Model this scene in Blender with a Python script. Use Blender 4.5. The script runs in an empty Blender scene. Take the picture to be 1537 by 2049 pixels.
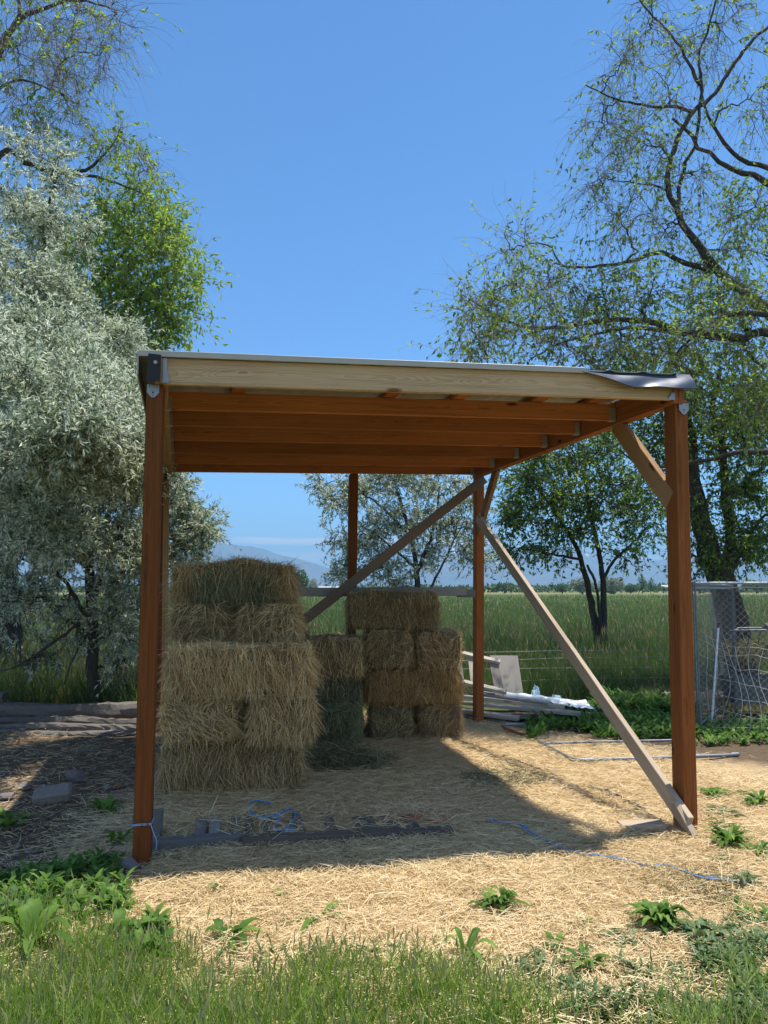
import bpy, bmesh, math
import numpy as np
from mathutils import Vector, Matrix

# ------------------------------------------------------------------ scene, camera, light
scene = bpy.context.scene
COL = scene.collection
H = 1.46; PITCH = math.radians(5.7); FPX = 1539.0
cp, sp = math.cos(PITCH), math.sin(PITCH)
cam_d = bpy.data.cameras.new("camera"); cam = bpy.data.objects.new("camera", cam_d); COL.objects.link(cam)
cam.location = (0, 0, H); cam.rotation_euler = (math.radians(90) + PITCH, 0, 0)
cam_d.sensor_fit = 'VERTICAL'; cam_d.sensor_height = 36.0; cam_d.lens = 36.0 * FPX / 2049.0
cam_d.clip_start = 0.05; cam_d.clip_end = 40000
scene.camera = cam
SUN_EL = math.radians(74.0)
SUN_DIR = Vector((0.91 * math.cos(SUN_EL), 0.41 * math.cos(SUN_EL), math.sin(SUN_EL))).normalized()
SUN_ROT = math.atan2(SUN_DIR.x, SUN_DIR.y)
world = bpy.data.worlds.new("World"); scene.world = world; world.use_nodes = True
wn, wl = world.node_tree.nodes, world.node_tree.links
wn.clear()
w_out = wn.new("ShaderNodeOutputWorld"); w_bg = wn.new("ShaderNodeBackground"); w_sky = wn.new("ShaderNodeTexSky")
w_sky.sky_type = 'NISHITA'; w_sky.sun_disc = False; w_sky.sun_elevation = SUN_EL; w_sky.sun_rotation = SUN_ROT
w_sky.altitude = 1400; w_sky.air_density = 1.0; w_sky.dust_density = 0.0; w_sky.ozone_density = 2.5
w_bg.inputs[1].default_value = 0.110
def wmath(op, a, b=None, c=None):
    n = wn.new("ShaderNodeMath"); n.operation = op
    for i, v in enumerate((a, b, c)):
        if v is None: continue
        if isinstance(v, (int, float)): n.inputs[i].default_value = v
        else: wl.new(v, n.inputs[i])
    return n.outputs[0]
def wrange(v, a, b, c=0., d=1.):
    n = wn.new("ShaderNodeMapRange"); n.interpolation_type = 'SMOOTHSTEP'
    wl.new(v, n.inputs[0])
    for i, q in enumerate((a, b, c, d)): n.inputs[i + 1].default_value = q
    return n.outputs[0]
w_tc = wn.new("ShaderNodeTexCoord"); w_sep = wn.new("ShaderNodeSeparateXYZ"); wl.new(w_tc.outputs["Generated"], w_sep.inputs[0])
az = wmath('ARCTAN2', w_sep.outputs[0], w_sep.outputs[1]); el = w_sep.outputs[2]
w_cmb = wn.new("ShaderNodeCombineXYZ"); wl.new(wmath('MULTIPLY', az, 9.0), w_cmb.inputs[0]); wl.new(wmath('MULTIPLY', el, 60.0), w_cmb.inputs[2])
w_no = wn.new("ShaderNodeTexNoise"); w_no.inputs["Scale"].default_value = 1.6; w_no.inputs["Detail"].default_value = 7; w_no.inputs["Roughness"].default_value = .55
wl.new(w_cmb.outputs[0], w_no.inputs["Vector"])
w_no2 = wn.new('ShaderNodeTexNoise'); w_no2.inputs['Scale'].default_value = 3.0; w_no2.inputs['Detail'].default_value = 8; wl.new(w_tc.outputs['Generated'], w_no2.inputs['Vector'])
el_w = wmath('ADD', el, wmath('MULTIPLY', wmath('SUBTRACT', w_no.outputs[0], .5), .012))
band = wmath('MULTIPLY', wrange(el_w, .054, .0585), wrange(el_w, .0675, .063))
band = wmath('MULTIPLY', band, wmath('MULTIPLY', wrange(az, -.235, -.15), wrange(az, .10, -.01)))
puff = wmath('MULTIPLY', wrange(w_no.outputs[0], .44, .62), wmath('MULTIPLY', wrange(el, .01, .03), wrange(el, .058, .040)))
wisp = wmath('MULTIPLY', wrange(w_no.outputs[0], .42, .75), wmath('MULTIPLY', wrange(el, .02, .04), wrange(el, .11, .05)))
rear = wmath('MULTIPLY', wrange(w_sep.outputs[1], -.10, -.55), wrange(w_no2.outputs[0], .34, .60))  # unseen cloud added behind the camera as warm fill for shaded faces
cl = wmath('MINIMUM', wmath('ADD', wmath('MULTIPLY', rear, .27), wmath('ADD', wmath('ADD', wmath('MULTIPLY', band, .8), wmath('MULTIPLY', puff, .6)), wmath('MULTIPLY', wisp, .12))), .85)
w_mix = wn.new("ShaderNodeMix"); w_mix.data_type = 'RGBA'
wl.new(cl, w_mix.inputs["Factor"])
w_tint = wn.new("ShaderNodeMix"); w_tint.data_type = 'RGBA'; w_tint.blend_type = 'MULTIPLY'; w_tint.inputs["Factor"].default_value = 1
wl.new(w_sky.outputs[0], w_tint.inputs["A"]); w_tint.inputs["B"].default_value = (.53, .90, 1.17, 1)
wl.new(w_tint.outputs["Result"], w_mix.inputs["A"]); w_mix.inputs["B"].default_value = (9.8, 9.0, 7.8, 1)
wl.new(w_mix.outputs["Result"], w_bg.inputs[0]); wl.new(w_bg.outputs[0], w_out.inputs[0])
sun_d = bpy.data.lights.new("sun", 'SUN'); sun_d.energy = 4.6; sun_d.angle = math.radians(0.53); sun_d.color = (1.0, 0.95, 0.85)
sun = bpy.data.objects.new("sun", sun_d); COL.objects.link(sun); sun.location = (4, 2, 12)
sun.rotation_euler = (-SUN_DIR).to_track_quat('-Z', 'Y').to_euler()
vs = scene.view_settings
scene.display_settings.display_device = 'sRGB'
vs.view_transform = 'Standard'; vs.look = 'None'; vs.exposure = 0.67; vs.gamma = 1.0
scene.cycles.max_bounces = 8; scene.cycles.transparent_max_bounces = 8; scene.cycles.volume_bounces = 0
scene.cycles.diffuse_bounces = 4; scene.cycles.use_denoising = True

# ------------------------------------------------------------------ projection helpers
def AT(x, y, Y):
    u, v = (x - 768.5) / FPX, (1024.5 - y) / FPX
    d = np.array([u, cp - v * sp, sp + v * cp]); k = Y / d[1]
    return np.array([d[0] * k, Y, H + d[2] * k])
def G(x, y, z=0.0):
    u, v = (x - 768.5) / FPX, (1024.5 - y) / FPX
    d = np.array([u, cp - v * sp, sp + v * cp]); k = (z - H) / d[2]
    return np.array([d[0] * k, d[1] * k, z])

# ------------------------------------------------------------------ mesh helpers
WORLD = {}
def sstep(x, a, b):
    t = np.clip((x - a) / (b - a), 0, 1); return t * t * (3 - 2 * t)
def fnoise(x, y, s=1.0, seed=0):
    r = np.random.RandomState(1000 + seed); o = np.zeros_like(x, dtype=float); amp = 0
    for k in range(7):
        a = r.uniform(0, 2 * math.pi); f = s * (1.0 + k * .75); ph = r.uniform(0, 7)
        w = 1 / (1 + k * .5); o += w * np.sin(f * (x * math.cos(a) + y * math.sin(a)) + ph + 1.3 * np.sin(f * .6 * (x * math.sin(a) - y * math.cos(a)) + ph)); amp += w
    return o / amp
def gh(x, y):
    x = np.asarray(x, float); y = np.asarray(y, float)
    near = 1 - sstep(y, 10, 16)
    h = .012 * fnoise(x, y, 2.0, 1) + (.014 * fnoise(x, y, 7.0, 2) + .008 * fnoise(x, y, 17.0, 4)) * near + .035 * sstep(y, 7.6, 9.5) * fnoise(x, y, 1.4, 3)
    return h * (0.3 + 0.7 * near)

class MB:
    def __init__(s): s.V = []; s.F = []; s.M = []; s.R = []; s.S = []; s.n = 0
    def add(s, V, F, mat=0, rnd=None, smooth=False):
        V = np.asarray(V, float).reshape(-1, 3); F = np.asarray(F, np.int64)
        if len(F) == 0: return
        s.V.append(V); s.F.append(F + s.n); s.n += len(V)
        m = np.full(len(F), mat) if np.isscalar(mat) else np.asarray(mat)
        s.M.append(m)
        s.R.append(np.full(len(F), .5) if rnd is None else np.asarray(rnd, float))
        s.S.append(np.full(len(F), smooth))
    def build(s, name, mats, parent=None, loc=None):
        V = np.concatenate(s.V)
        if parent is not None:
            base = WORLD[parent.name]; inv = base.inverted()
            M = np.array(inv); V = V @ M[:3, :3].T + M[:3, 3]
        elif loc is not None: V = V - np.asarray(loc, float)
        me = bpy.data.meshes.new(name)
        me.vertices.add(len(V)); me.vertices.foreach_set("co", V.astype(np.float32).ravel())
        sizes = np.concatenate([np.full(len(F), F.shape[1]) for F in s.F])
        loops = np.concatenate([F.ravel() for F in s.F])
        me.loops.add(len(loops)); me.loops.foreach_set("vertex_index", loops.astype(np.int32))
        me.polygons.add(len(sizes))
        starts = np.concatenate([[0], np.cumsum(sizes)[:-1]])
        me.polygons.foreach_set("loop_start", starts.astype(np.int32))
        me.polygons.foreach_set("loop_total", sizes.astype(np.int32))
        me.polygons.foreach_set("material_index", np.concatenate(s.M).astype(np.int32))
        me.polygons.foreach_set("use_smooth", np.concatenate(s.S).astype(bool))
        at = me.attributes.new("rnd", 'FLOAT', 'FACE'); at.data.foreach_set("value", np.concatenate(s.R).astype(np.float32))
        me.update(calc_edges=True)
        for m in mats: me.materials.append(m)
        o = bpy.data.objects.new(name, me); COL.objects.link(o)
        if parent is not None:
            o.parent = parent; WORLD[o.name] = WORLD[parent.name].copy()
        else:
            if loc is not None: o.location = tuple(loc)
            WORLD[o.name] = Matrix.Translation(Vector(loc if loc is not None else (0, 0, 0)))
        return o

def tag(o, label=None, cat=None, group=None, kind=None):
    if label: o["label"] = label
    if cat: o["category"] = cat
    if group: o["group"] = group
    if kind: o["kind"] = kind
    return o
def empty(name, loc, label, cat, group=None):
    o = bpy.data.objects.new(name, None); COL.objects.link(o); o.location = tuple(loc); o.empty_display_size = .2
    WORLD[o.name] = Matrix.Translation(Vector(tuple(loc))); return tag(o, label, cat, group)

def tubes(P, R, sides=4, cap=False):
    """P (N,n,3), R (N,n) -> V, F"""
    P = np.asarray(P, float); R = np.asarray(R, float)
    if P.ndim == 2: P = P[None]; R = R[None]
    N, n, _ = P.shape
    T = np.gradient(P, axis=1); T /= np.linalg.norm(T, axis=2, keepdims=True) + 1e-9
    ch = P[:, -1] - P[:, 0]; ch /= np.linalg.norm(ch, axis=1, keepdims=True) + 1e-9
    ref = np.where(np.abs(ch[:, 2:3]) > .8, np.array([[1., .13, 0]]), np.array([[0., .1, 1.]]))
    A = np.cross(T, ref[:, None, :]); A /= np.linalg.norm(A, axis=2, keepdims=True) + 1e-9
    B = np.cross(T, A)
    th = np.arange(sides) * 2 * math.pi / sides
    V = P[:, :, None, :] + R[:, :, None, None] * (np.cos(th)[None, None, :, None] * A[:, :, None, :] + np.sin(th)[None, None, :, None] * B[:, :, None, :])
    V = V.reshape(-1, 3)
    idx = np.arange(N * n * sides).reshape(N, n, sides)
    a = idx[:, :-1]; b = idx[:, 1:]; a2 = np.roll(a, -1, axis=2); b2 = np.roll(b, -1, axis=2)
    F = np.stack([a, a2, b2, b], -1).reshape(-1, 4)
    return V, F
def tube_caps(mb, P, R, sides, mat=0):
    """single tube with closed ends"""
    V, F = tubes(P, R, sides); mb.add(V, F, mat, smooth=True)
    V = V.reshape(-1, sides, 3)
    mb.add(V[0], [list(range(sides))[::-1]], mat); mb.add(V[-1], [list(range(sides))], mat)
def smooth_path(pts, n):
    p = np.asarray(pts, float); m = len(p)
    if m == 2: return p[0] + (p[1] - p[0]) * np.linspace(0, 1, n)[:, None]
    d = np.r_[0, np.cumsum(np.linalg.norm(np.diff(p, axis=0), axis=1))]; t = np.linspace(0, d[-1], n)
    q = np.vstack([2 * p[0] - p[1], p, 2 * p[-1] - p[-2]])
    out = []
    for x in t:
        i = min(max(np.searchsorted(d, x, side='right') - 1, 0), m - 2); u = (x - d[i]) / (d[i + 1] - d[i] + 1e-9)
        a, b, c, e = q[i], q[i + 1], q[i + 2], q[i + 3]
        out.append(.5 * (2 * b + (c - a) * u + (2 * a - 5 * b + 4 * c - e) * u * u + (3 * b - a - 3 * c + e) * u ** 3))
    return np.array(out)

def blades(mb, P, D, L, W, bend, rng, mat=0, rnd=None, seg=2, up=None, taper=.25):
    """flat curved blades. P base, D unit dir, L len, W width, bend (N,3) displacement at the tip"""
    N = len(P)
    if N == 0: return
    L = np.broadcast_to(L, (N,))[:, None]; W = np.broadcast_to(W, (N,))[:, None]
    r = rng.normal(size=(N, 3)) if up is None else up
    S = np.cross(D, r); S /= np.linalg.norm(S, axis=1, keepdims=True) + 1e-9
    ts = np.linspace(0, 1, seg + 1)
    V = np.zeros((N, (seg + 1) * 2, 3))
    for k, t in enumerate(ts):
        c = P + D * L * t + bend * t * t
        w = W * .5 * (1 - (1 - taper) * t ** 1.5)
        V[:, 2 * k] = c - S * w; V[:, 2 * k + 1] = c + S * w
    base = (np.arange(N) * (seg + 1) * 2)[:, None]
    F = np.concatenate([base + np.array([[2 * k, 2 * k + 1, 2 * k + 3, 2 * k + 2]]) for k in range(seg)], 1).reshape(-1, 4)
    if rnd is None: rnd = rng.random(N)
    rn = np.repeat(rnd, seg)
    m = np.repeat(mat, seg) if not np.isscalar(mat) else mat
    mb.add(V.reshape(-1, 3), F, m, rn)
def leaves(mb, P, D, L, W, rng, mat=0, rnd=None, fold=.25):
    N = len(P)
    if N == 0: return
    L = np.broadcast_to(L, (N,))[:, None]; W = np.broadcast_to(W, (N,))[:, None]
    r = rng.normal(size=(N, 3)); S = np.cross(D, r); S /= np.linalg.norm(S, axis=1, keepdims=True) + 1e-9
    U = np.cross(S, D)
    V = np.stack([P, P + D * L * .45 - S * W * .5 + U * W * fold, P + D * L - U * L * .12, P + D * L * .45 + S * W * .5 + U * W * fold], 1).reshape(-1, 3)
    base = (np.arange(N) * 4)[:, None]
    F = np.concatenate([base + [[0, 1, 2]], base + [[0, 2, 3]]], 1).reshape(-1, 3)
    if rnd is None: rnd = rng.random(N)
    mb.add(V, F, mat, np.repeat(rnd, 2))

# ------------------------------------------------------------------ materials
def nm(name):
    m = bpy.data.materials.new(name); m.use_nodes = True; nt = m.node_tree
    b = nt.nodes["Principled BSDF"]; return m, nt.nodes, nt.links, b
def ramp(n, l, src, stops, interp='LINEAR'):
    r = n.new("ShaderNodeValToRGB"); r.color_ramp.interpolation = interp
    el = r.color_ramp.elements
    while len(el) < len(stops): el.new(.5)
    for e, (p, c) in zip(el, stops): e.position = p; e.color = (*c, 1)
    l.new(src, r.inputs[0]); return r.outputs[0]
def mixc(n, l, f, a, b, mode='MIX'):
    m = n.new("ShaderNodeMix"); m.data_type = 'RGBA'; m.blend_type = mode
    for k, v in (("Factor", f), ("A", a), ("B", b)):
        if isinstance(v, (int, float)): m.inputs[k].default_value = v
        elif isinstance(v, tuple): m.inputs[k].default_value = (*v, 1)
        else: l.new(v, m.inputs[k])
    return m.outputs["Result"]
def mth(n, l, op, a, b=None):
    x = n.new("ShaderNodeMath"); x.operation = op
    for i, v in enumerate((a, b)):
        if v is None: continue
        if isinstance(v, (int, float)): x.inputs[i].default_value = v
        else: l.new(v, x.inputs[i])
    return x.outputs[0]
def noisen(n, l, vec, scale, detail=4, rough=.55, dist=0):
    t = n.new("ShaderNodeTexNoise"); t.inputs["Scale"].default_value = scale; t.inputs["Detail"].default_value = detail
    t.inputs["Roughness"].default_value = rough; t.inputs["Distortion"].default_value = dist
    if vec is not None: l.new(vec, t.inputs["Vector"])
    return t.outputs[0]
def wood(name, light, dark, knot, rough=.75, contrast=1.0, weather=0.0, wander=.3, freq=150.):
    m, n, l, b = nm(name)
    tc = n.new("ShaderNodeTexCoord"); oi = n.new("ShaderNodeObjectInfo")
    off = n.new("ShaderNodeVectorMath"); off.operation = 'SCALE'; off.inputs[0].default_value = (7.3, .0, .0)
    l.new(oi.outputs["Random"], off.inputs["Scale"])
    ad = n.new("ShaderNodeVectorMath"); ad.operation = 'ADD'; l.new(tc.outputs["Object"], ad.inputs[0]); l.new(off.outputs[0], ad.inputs[1])
    def mp(sc):
        q = n.new("ShaderNodeMapping"); q.inputs["Scale"].default_value = sc; l.new(ad.outputs[0], q.inputs["Vector"]); return q.outputs[0]
    big = noisen(n, l, mp((.9, 3, 3)), 1.3, 2, .5)
    # growth rings: distance from a wandering pith
    sx = n.new("ShaderNodeSeparateXYZ"); l.new(mp((1, 1, 1)), sx.inputs[0])
    wy = mth(n, l, 'ADD', sx.outputs[1], mth(n, l, 'MULTIPLY', mth(n, l, 'SUBTRACT', noisen(n, l, mp((.8, .01, .01)), 1.0, 2), .5), .16 * wander))
    wz = mth(n, l, 'ADD', mth(n, l, 'ADD', sx.outputs[2], .02), mth(n, l, 'MULTIPLY', mth(n, l, 'SUBTRACT', noisen(n, l, mp((1.1, .01, .01)), 1.7, 2), .5), .13 * wander))
    rr = mth(n, l, 'SQRT', mth(n, l, 'ADD', mth(n, l, 'MULTIPLY', wy, wy), mth(n, l, 'MULTIPLY', wz, wz)))
    rr = mth(n, l, 'ADD', rr, mth(n, l, 'MULTIPLY', noisen(n, l, mp((2.0, 12, 12)), 1.0, 3), .022))
    ring = mth(n, l, 'FRACT', mth(n, l, 'MULTIPLY', rr, freq))
    ring = mth(n, l, 'POWER', ring, 1.8)
    fib = noisen(n, l, mp((4, 260, 260)), 1.0, 3, .6)
    strk = noisen(n, l, mp((1.1, 75, 75)), 1.0, 4, .65)
    f = mth(n, l, 'ADD', mth(n, l, 'MULTIPLY', ring, .38 * contrast), mth(n, l, 'MULTIPLY', mth(n, l, 'SUBTRACT', fib, .5), 1.0))
    f = mth(n, l, 'ADD', f, mth(n, l, 'MULTIPLY', mth(n, l, 'SUBTRACT', strk, .42), 1.5))
    f = mth(n, l, 'ADD', f, mth(n, l, 'MULTIPLY', mth(n, l, 'SUBTRACT', big, .5), .7))
    col = ramp(n, l, f, [(0.0, light), (.45, tuple(.6 * a + .4 * c for a, c in zip(light, dark))), (.95, dark)])
    # knots
    vo = n.new("ShaderNodeTexVoronoi"); vo.feature = 'F1'; vo.inputs["Scale"].default_value = 1.0; l.new(mp((2.2, 8.0, 5.0)), vo.inputs["Vector"])
    kn = n.new("ShaderNodeMapRange"); kn.interpolation_type = 'SMOOTHSTEP'; l.new(vo.outputs["Distance"], kn.inputs[0])
    kn.inputs[1].default_value = .15; kn.inputs[2].default_value = .06
    vs_ = n.new("ShaderNodeSeparateColor"); l.new(vo.outputs["Color"], vs_.inputs[0])
    km = mth(n, l, 'MULTIPLY', kn.outputs[0], mth(n, l, 'GREATER_THAN', vs_.outputs[0], .3))
    col = mixc(n, l, km, col, knot)
    if weather:
        wz_ = noisen(n, l, mp((2, 40, 40)), 1.0, 5, .7)
        col = mixc(n, l, mth(n, l, 'MULTIPLY', wz_, weather), col, (.16, .15, .14))
    br = mth(n, l, 'ADD', mth(n, l, 'MULTIPLY', oi.outputs["Random"], .6), .7)
    hv = n.new("ShaderNodeHueSaturation"); l.new(col, hv.inputs["Color"]); l.new(br, hv.inputs["Value"])
    l.new(hv.outputs[0], b.inputs["Base Color"])
    b.inputs["Roughness"].default_value = rough; b.inputs["Specular IOR Level"].default_value = .18
    bp = n.new("ShaderNodeBump"); bp.inputs["Strength"].default_value = .45; bp.inputs["Distance"].default_value = .003
    l.new(mth(n, l, 'ADD', fib, mth(n, l, 'MULTIPLY', ring, .3)), bp.inputs["Height"]); l.new(bp.outputs[0], b.inputs["Normal"])
    return m
M = {}
M['stain'] = wood('stained lumber', (.42, .155, .050), (.13, .043, .015), (.05, .017, .008))
M['stainpost_shaded'] = wood('dark stained post wood', (.20, .062, .015), (.06, .02, .007), (.03, .01, .006), .85)  # darker copy of the post stain, front left post's shade put into the colour
M['stainpost_shaded2'] = wood('stained post wood', (.30, .10, .026), (.09, .03, .010), (.04, .013, .007), .85)
M['pine'] = wood('bare pine', (.53, .36, .195), (.25, .14, .065), (.16, .08, .03), contrast=1.2, wander=.8, freq=150.)
M['tan'] = wood('tan lumber', (.42, .25, .12), (.24, .12, .05), (.12, .06, .03), wander=.7)
M['redwood'] = wood('reddish lumber', (.38, .16, .06), (.2, .07, .03), (.08, .03, .015))
M['grey'] = wood('weathered grey wood', (.29, .27, .245), (.14, .13, .115), (.08, .06, .05), .9, 1, .5)
M['greylight'] = wood('sun bleached wood', (.50, .40, .29), (.20, .135, .085), (.16, .11, .08), .9, .8, .25)
M['bleached'] = wood('pale weathered board', (.42, .37, .31), (.22, .185, .15), (.18, .14, .1), .9, .8, .3)
M['oldtimber'] = wood('old dark timber', (.14, .12, .10), (.06, .05, .042), (.05, .04, .03), .9, .8, .6)
M['dark'] = wood('dark old wood', (.16, .12, .09), (.07, .05, .04), (.03, .02, .015), .85, 1, .3)
M['brace'] = wood('brown brace wood', (.25, .17, .11), (.14, .09, .06), (.06, .04, .03), .85, 1, .3)

def metal(name, col, rough=.4, met=.9, var=.25, scale=30):
    m, n, l, b = nm(name)
    tc = n.new("ShaderNodeTexCoord"); x = noisen(n, l, tc.outputs["Object"], scale, 4)
    c = mixc(n, l, mth(n, l, 'MULTIPLY', x, var), col, tuple(v * .35 for v in col)); l.new(c, b.inputs["Base Color"])
    b.inputs["Metallic"].default_value = met
    l.new(mth(n, l, 'ADD', mth(n, l, 'MULTIPLY', x, .3), rough - .15), b.inputs["Roughness"])
    return m
M['galv'] = metal('galvanised steel', (.36, .39, .42), .5, .4)
M['galvdull'] = metal('dull grey pipe', (.20, .22, .25), .5, .5, .6)
M['roof'] = metal('cream painted roofing', (.50, .46, .38), .4, .0, .35, 6)
M['roofdark'] = metal('blue grey roofing', (.07, .085, .12), .30, .25, .4, 8)
M['wire'] = metal('fence wire', (.30, .30, .29), .6, .2, .3)
M['whitewire'] = metal('white fence wire', (.75, .75, .72), .6, .0, .2)
M['trough'] = metal('grey green steel', (.10, .13, .13), .6, .0, .6, 9)

def plain(name, col, rough=.8, var=.4, scale=12, bump=0., trans=0.):
    m, n, l, b = nm(name)
    tc = n.new("ShaderNodeTexCoord"); x = noisen(n, l, tc.outputs["Object"], scale, 6, .6)
    c = mixc(n, l, mth(n, l, 'MULTIPLY', x, var * 1.6), tuple(min(1, v * 1.2) for v in col), tuple(v * .35 for v in col))
    l.new(c, b.inputs["Base Color"]); b.inputs["Roughness"].default_value = rough
    if bump:
        bp = n.new("ShaderNodeBump"); bp.inputs["Strength"].default_value = .8; bp.inputs["Distance"].default_value = bump
        l.new(x, bp.inputs["Height"]); l.new(bp.outputs[0], b.inputs["Normal"])
    return m
M['rock'] = plain('pale rock', (.23, .20, .17), .9, .5, 30, .01)
M['rockdark'] = plain('grey rock', (.17, .15, .14), .9, .5, 30, .01)
M['concrete'] = plain('concrete', (.15, .14, .125), .9, .4, 20, .006)
M['white'] = plain('white plastic', (.80, .82, .84), .45, .15, 8, .01)
M['bluefilm'] = plain('torn blue film', (.25, .42, .52), .4, .5, 20, .01)
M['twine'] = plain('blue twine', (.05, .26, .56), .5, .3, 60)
M['twinelight'] = plain('lighter blue twine', (.12, .30, .58), .5, .3, 60)
M['twinepale'] = plain('pale blue twine', (.22, .38, .58), .5, .3, 60)
M['orange'] = plain('orange twine', (.55, .14, .05), .6, .3, 60)
M['brick'] = plain('brick red stone', (.3, .12, .07), .9, .4, 20, .01)
M['bolt'] = plain('pinkish bolt', (.5, .33, .28), .5, .2, 30)
M['black'] = plain('black tar paper', (.02, .018, .017), .7, .4, 30)
M['log'] = plain('pale peeled log', (.42, .33, .24), .85, .5, 10, .02)
M['farwall'] = plain('far wall', (.7, .7, .68), .8, .1, 1)
M['farroof'] = plain('far roof', (.35, .34, .33), .6, .1, 1)

def bark(name, a, bcol, sc=18):
    m, n, l, b = nm(name)
    g = n.new("ShaderNodeNewGeometry"); mp = n.new("ShaderNodeMapping"); mp.inputs["Scale"].default_value = (1, 1, .25); l.new(g.outputs["Position"], mp.inputs["Vector"])
    x = noisen(n, l, mp.outputs[0], sc, 6, .65, .6)
    l.new(ramp(n, l, x, [(.3, bcol), (.65, a)]), b.inputs["Base Color"]); b.inputs["Roughness"].default_value = .9
    bp = n.new("ShaderNodeBump"); bp.inputs["Distance"].default_value = .03; bp.inputs["Strength"].default_value = 1; l.new(x, bp.inputs["Height"]); l.new(bp.outputs[0], b.inputs["Normal"])
    return m
M['bark'] = bark('elm bark', (.085, .07, .055), (.025, .02, .017))
M['barkolive'] = bark('olive bark', (.10, .085, .075), (.03, .025, .022))
M['twig'] = bark('pale twig', (.42, .35, .33), (.20, .15, .15), 40)
M['twigdark'] = bark('dark twig', (.10, .075, .06), (.05, .035, .03), 40)

def leafmat(name, stops, trans=.4, tcol=None, rough=.5, spec=.4, objvar=0):
    m, n, l, b = nm(name)
    a = n.new("ShaderNodeAttribute"); a.attribute_name = "rnd"
    c = ramp(n, l, a.outputs["Fac"], stops)
    if objvar:
        oi = n.new('ShaderNodeObjectInfo'); hv = n.new('ShaderNodeHueSaturation'); l.new(c, hv.inputs['Color'])
        l.new(mth(n, l, 'ADD', mth(n, l, 'MULTIPLY', oi.outputs['Random'], objvar), 1 - objvar * .55), hv.inputs['Value']); c = hv.outputs[0]
    l.new(c, b.inputs["Base Color"]); b.inputs["Roughness"].default_value = rough; b.inputs["Specular IOR Level"].default_value = spec
    if trans:
        t = n.new("ShaderNodeBsdfTranslucent"); mx = n.new("ShaderNodeMixShader"); mx.inputs[0].default_value = trans
        if tcol: l.new(mixc(n, l, .6, c, tcol), t.inputs[0])
        else: l.new(c, t.inputs[0])
        out = n["Material Output"]; l.new(b.outputs[0], mx.inputs[1]); l.new(t.outputs[0], mx.inputs[2]); l.new(mx.outputs[0], out.inputs[0])
    return m
M['olive'] = leafmat('silver olive leaf', [(0, (.26, .33, .15)), (.35, (.60, .66, .46)), (.75, (.86, .89, .72)), (1, (.95, .96, .86))], .42, None, .5, .45)
M['olive2'] = leafmat('grey green leaf', [(0, (.08, .13, .06)), (.5, (.20, .26, .16)), (1, (.46, .51, .40))], .3, None, .45, .5)
M['elm'] = leafmat('bright elm leaf', [(0, (.10, .18, .02)), (.5, (.24, .36, .05)), (1, (.44, .55, .10))], .5, (.45, .64, .08))
M['elmdark_shade'] = leafmat('dark elm leaf with backlit shade', [(0, (.035, .07, .018)), (.5, (.08, .14, .035)), (1, (.20, .29, .09))], .40, (.24, .38, .08), .5, .3)  # dark greens with backlit shading of the right-hand trees put into the colour
M['far'] = leafmat('far leaf', [(0, (.05, .10, .03)), (1, (.11, .19, .05))], .3)
M['fargrey'] = leafmat('far silver leaf', [(0, (.2, .24, .17)), (1, (.36, .4, .31))], .3)
M['grass'] = leafmat('lawn grass', [(0, (.07, .15, .018)), (.6, (.18, .31, .04)), (.9, (.34, .44, .11)), (1, (.55, .50, .26))], .5, (.38, .58, .08))
M['seedhead'] = leafmat('seed head', [(0, (.20, .26, .07)), (1, (.42, .42, .18))], .4)
M['field'] = leafmat('field grass', [(0, (.04, .08, .018)), (.55, (.08, .14, .03)), (.85, (.16, .22, .07)), (1, (.36, .34, .2))], .35, (.16, .28, .05))
M['undergrowth'] = leafmat('rank grass', [(0, (.03, .06, .015)), (.55, (.08, .14, .03)), (.85, (.2, .24, .08)), (1, (.36, .32, .16))], .4, (.2, .32, .06))
M['drygrass'] = leafmat('drying grass', [(0, (.12, .14, .04)), (.5, (.25, .22, .09)), (1, (.46, .36, .19))], .35)
M['weed'] = leafmat('broad weed leaf', [(0, (.045, .11, .02)), (.5, (.10, .20, .03)), (1, (.22, .33, .07))], .4, (.2, .40, .05), .55, .25)
M['chips'] = leafmat('bark chips', [(0, (.06, .045, .035)), (.6, (.16, .12, .085)), (1, (.32, .25, .17))], 0)
M['weedgrey'] = leafmat('grey weed leaf', [(0, (.07, .13, .035)), (1, (.18, .26, .10))], .35, None, .5)
M['hay'] = leafmat('dry hay', [(0, (.18, .115, .05)), (.3, (.47, .32, .145)), (.7, (.72, .52, .255)), (.93, (.88, .69, .38)), (1, (.50, .48, .26))], .15, None, .65, .2, .4)
M['haygreen'] = leafmat('green hay', [(0, (.09, .10, .045)), (.5, (.21, .22, .11)), (1, (.40, .37, .2))], .15, None, .7, .2)
M['haygreen2'] = leafmat('fresh green hay', [(0, (.10, .12, .055)), (.5, (.23, .25, .12)), (1, (.44, .42, .22))], .15, None, .7, .2)
M['hayorange'] = leafmat('golden hay', [(0, (.30, .16, .05)), (.5, (.52, .33, .12)), (1, (.66, .48, .22))], .15, None, .65, .2)
M['straw'] = leafmat('loose straw', [(0, (.34, .23, .11)), (.3, (.60, .44, .22)), (.75, (.78, .61, .345)), (1, (.90, .78, .50))], .12, None, .55, .35)

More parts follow.
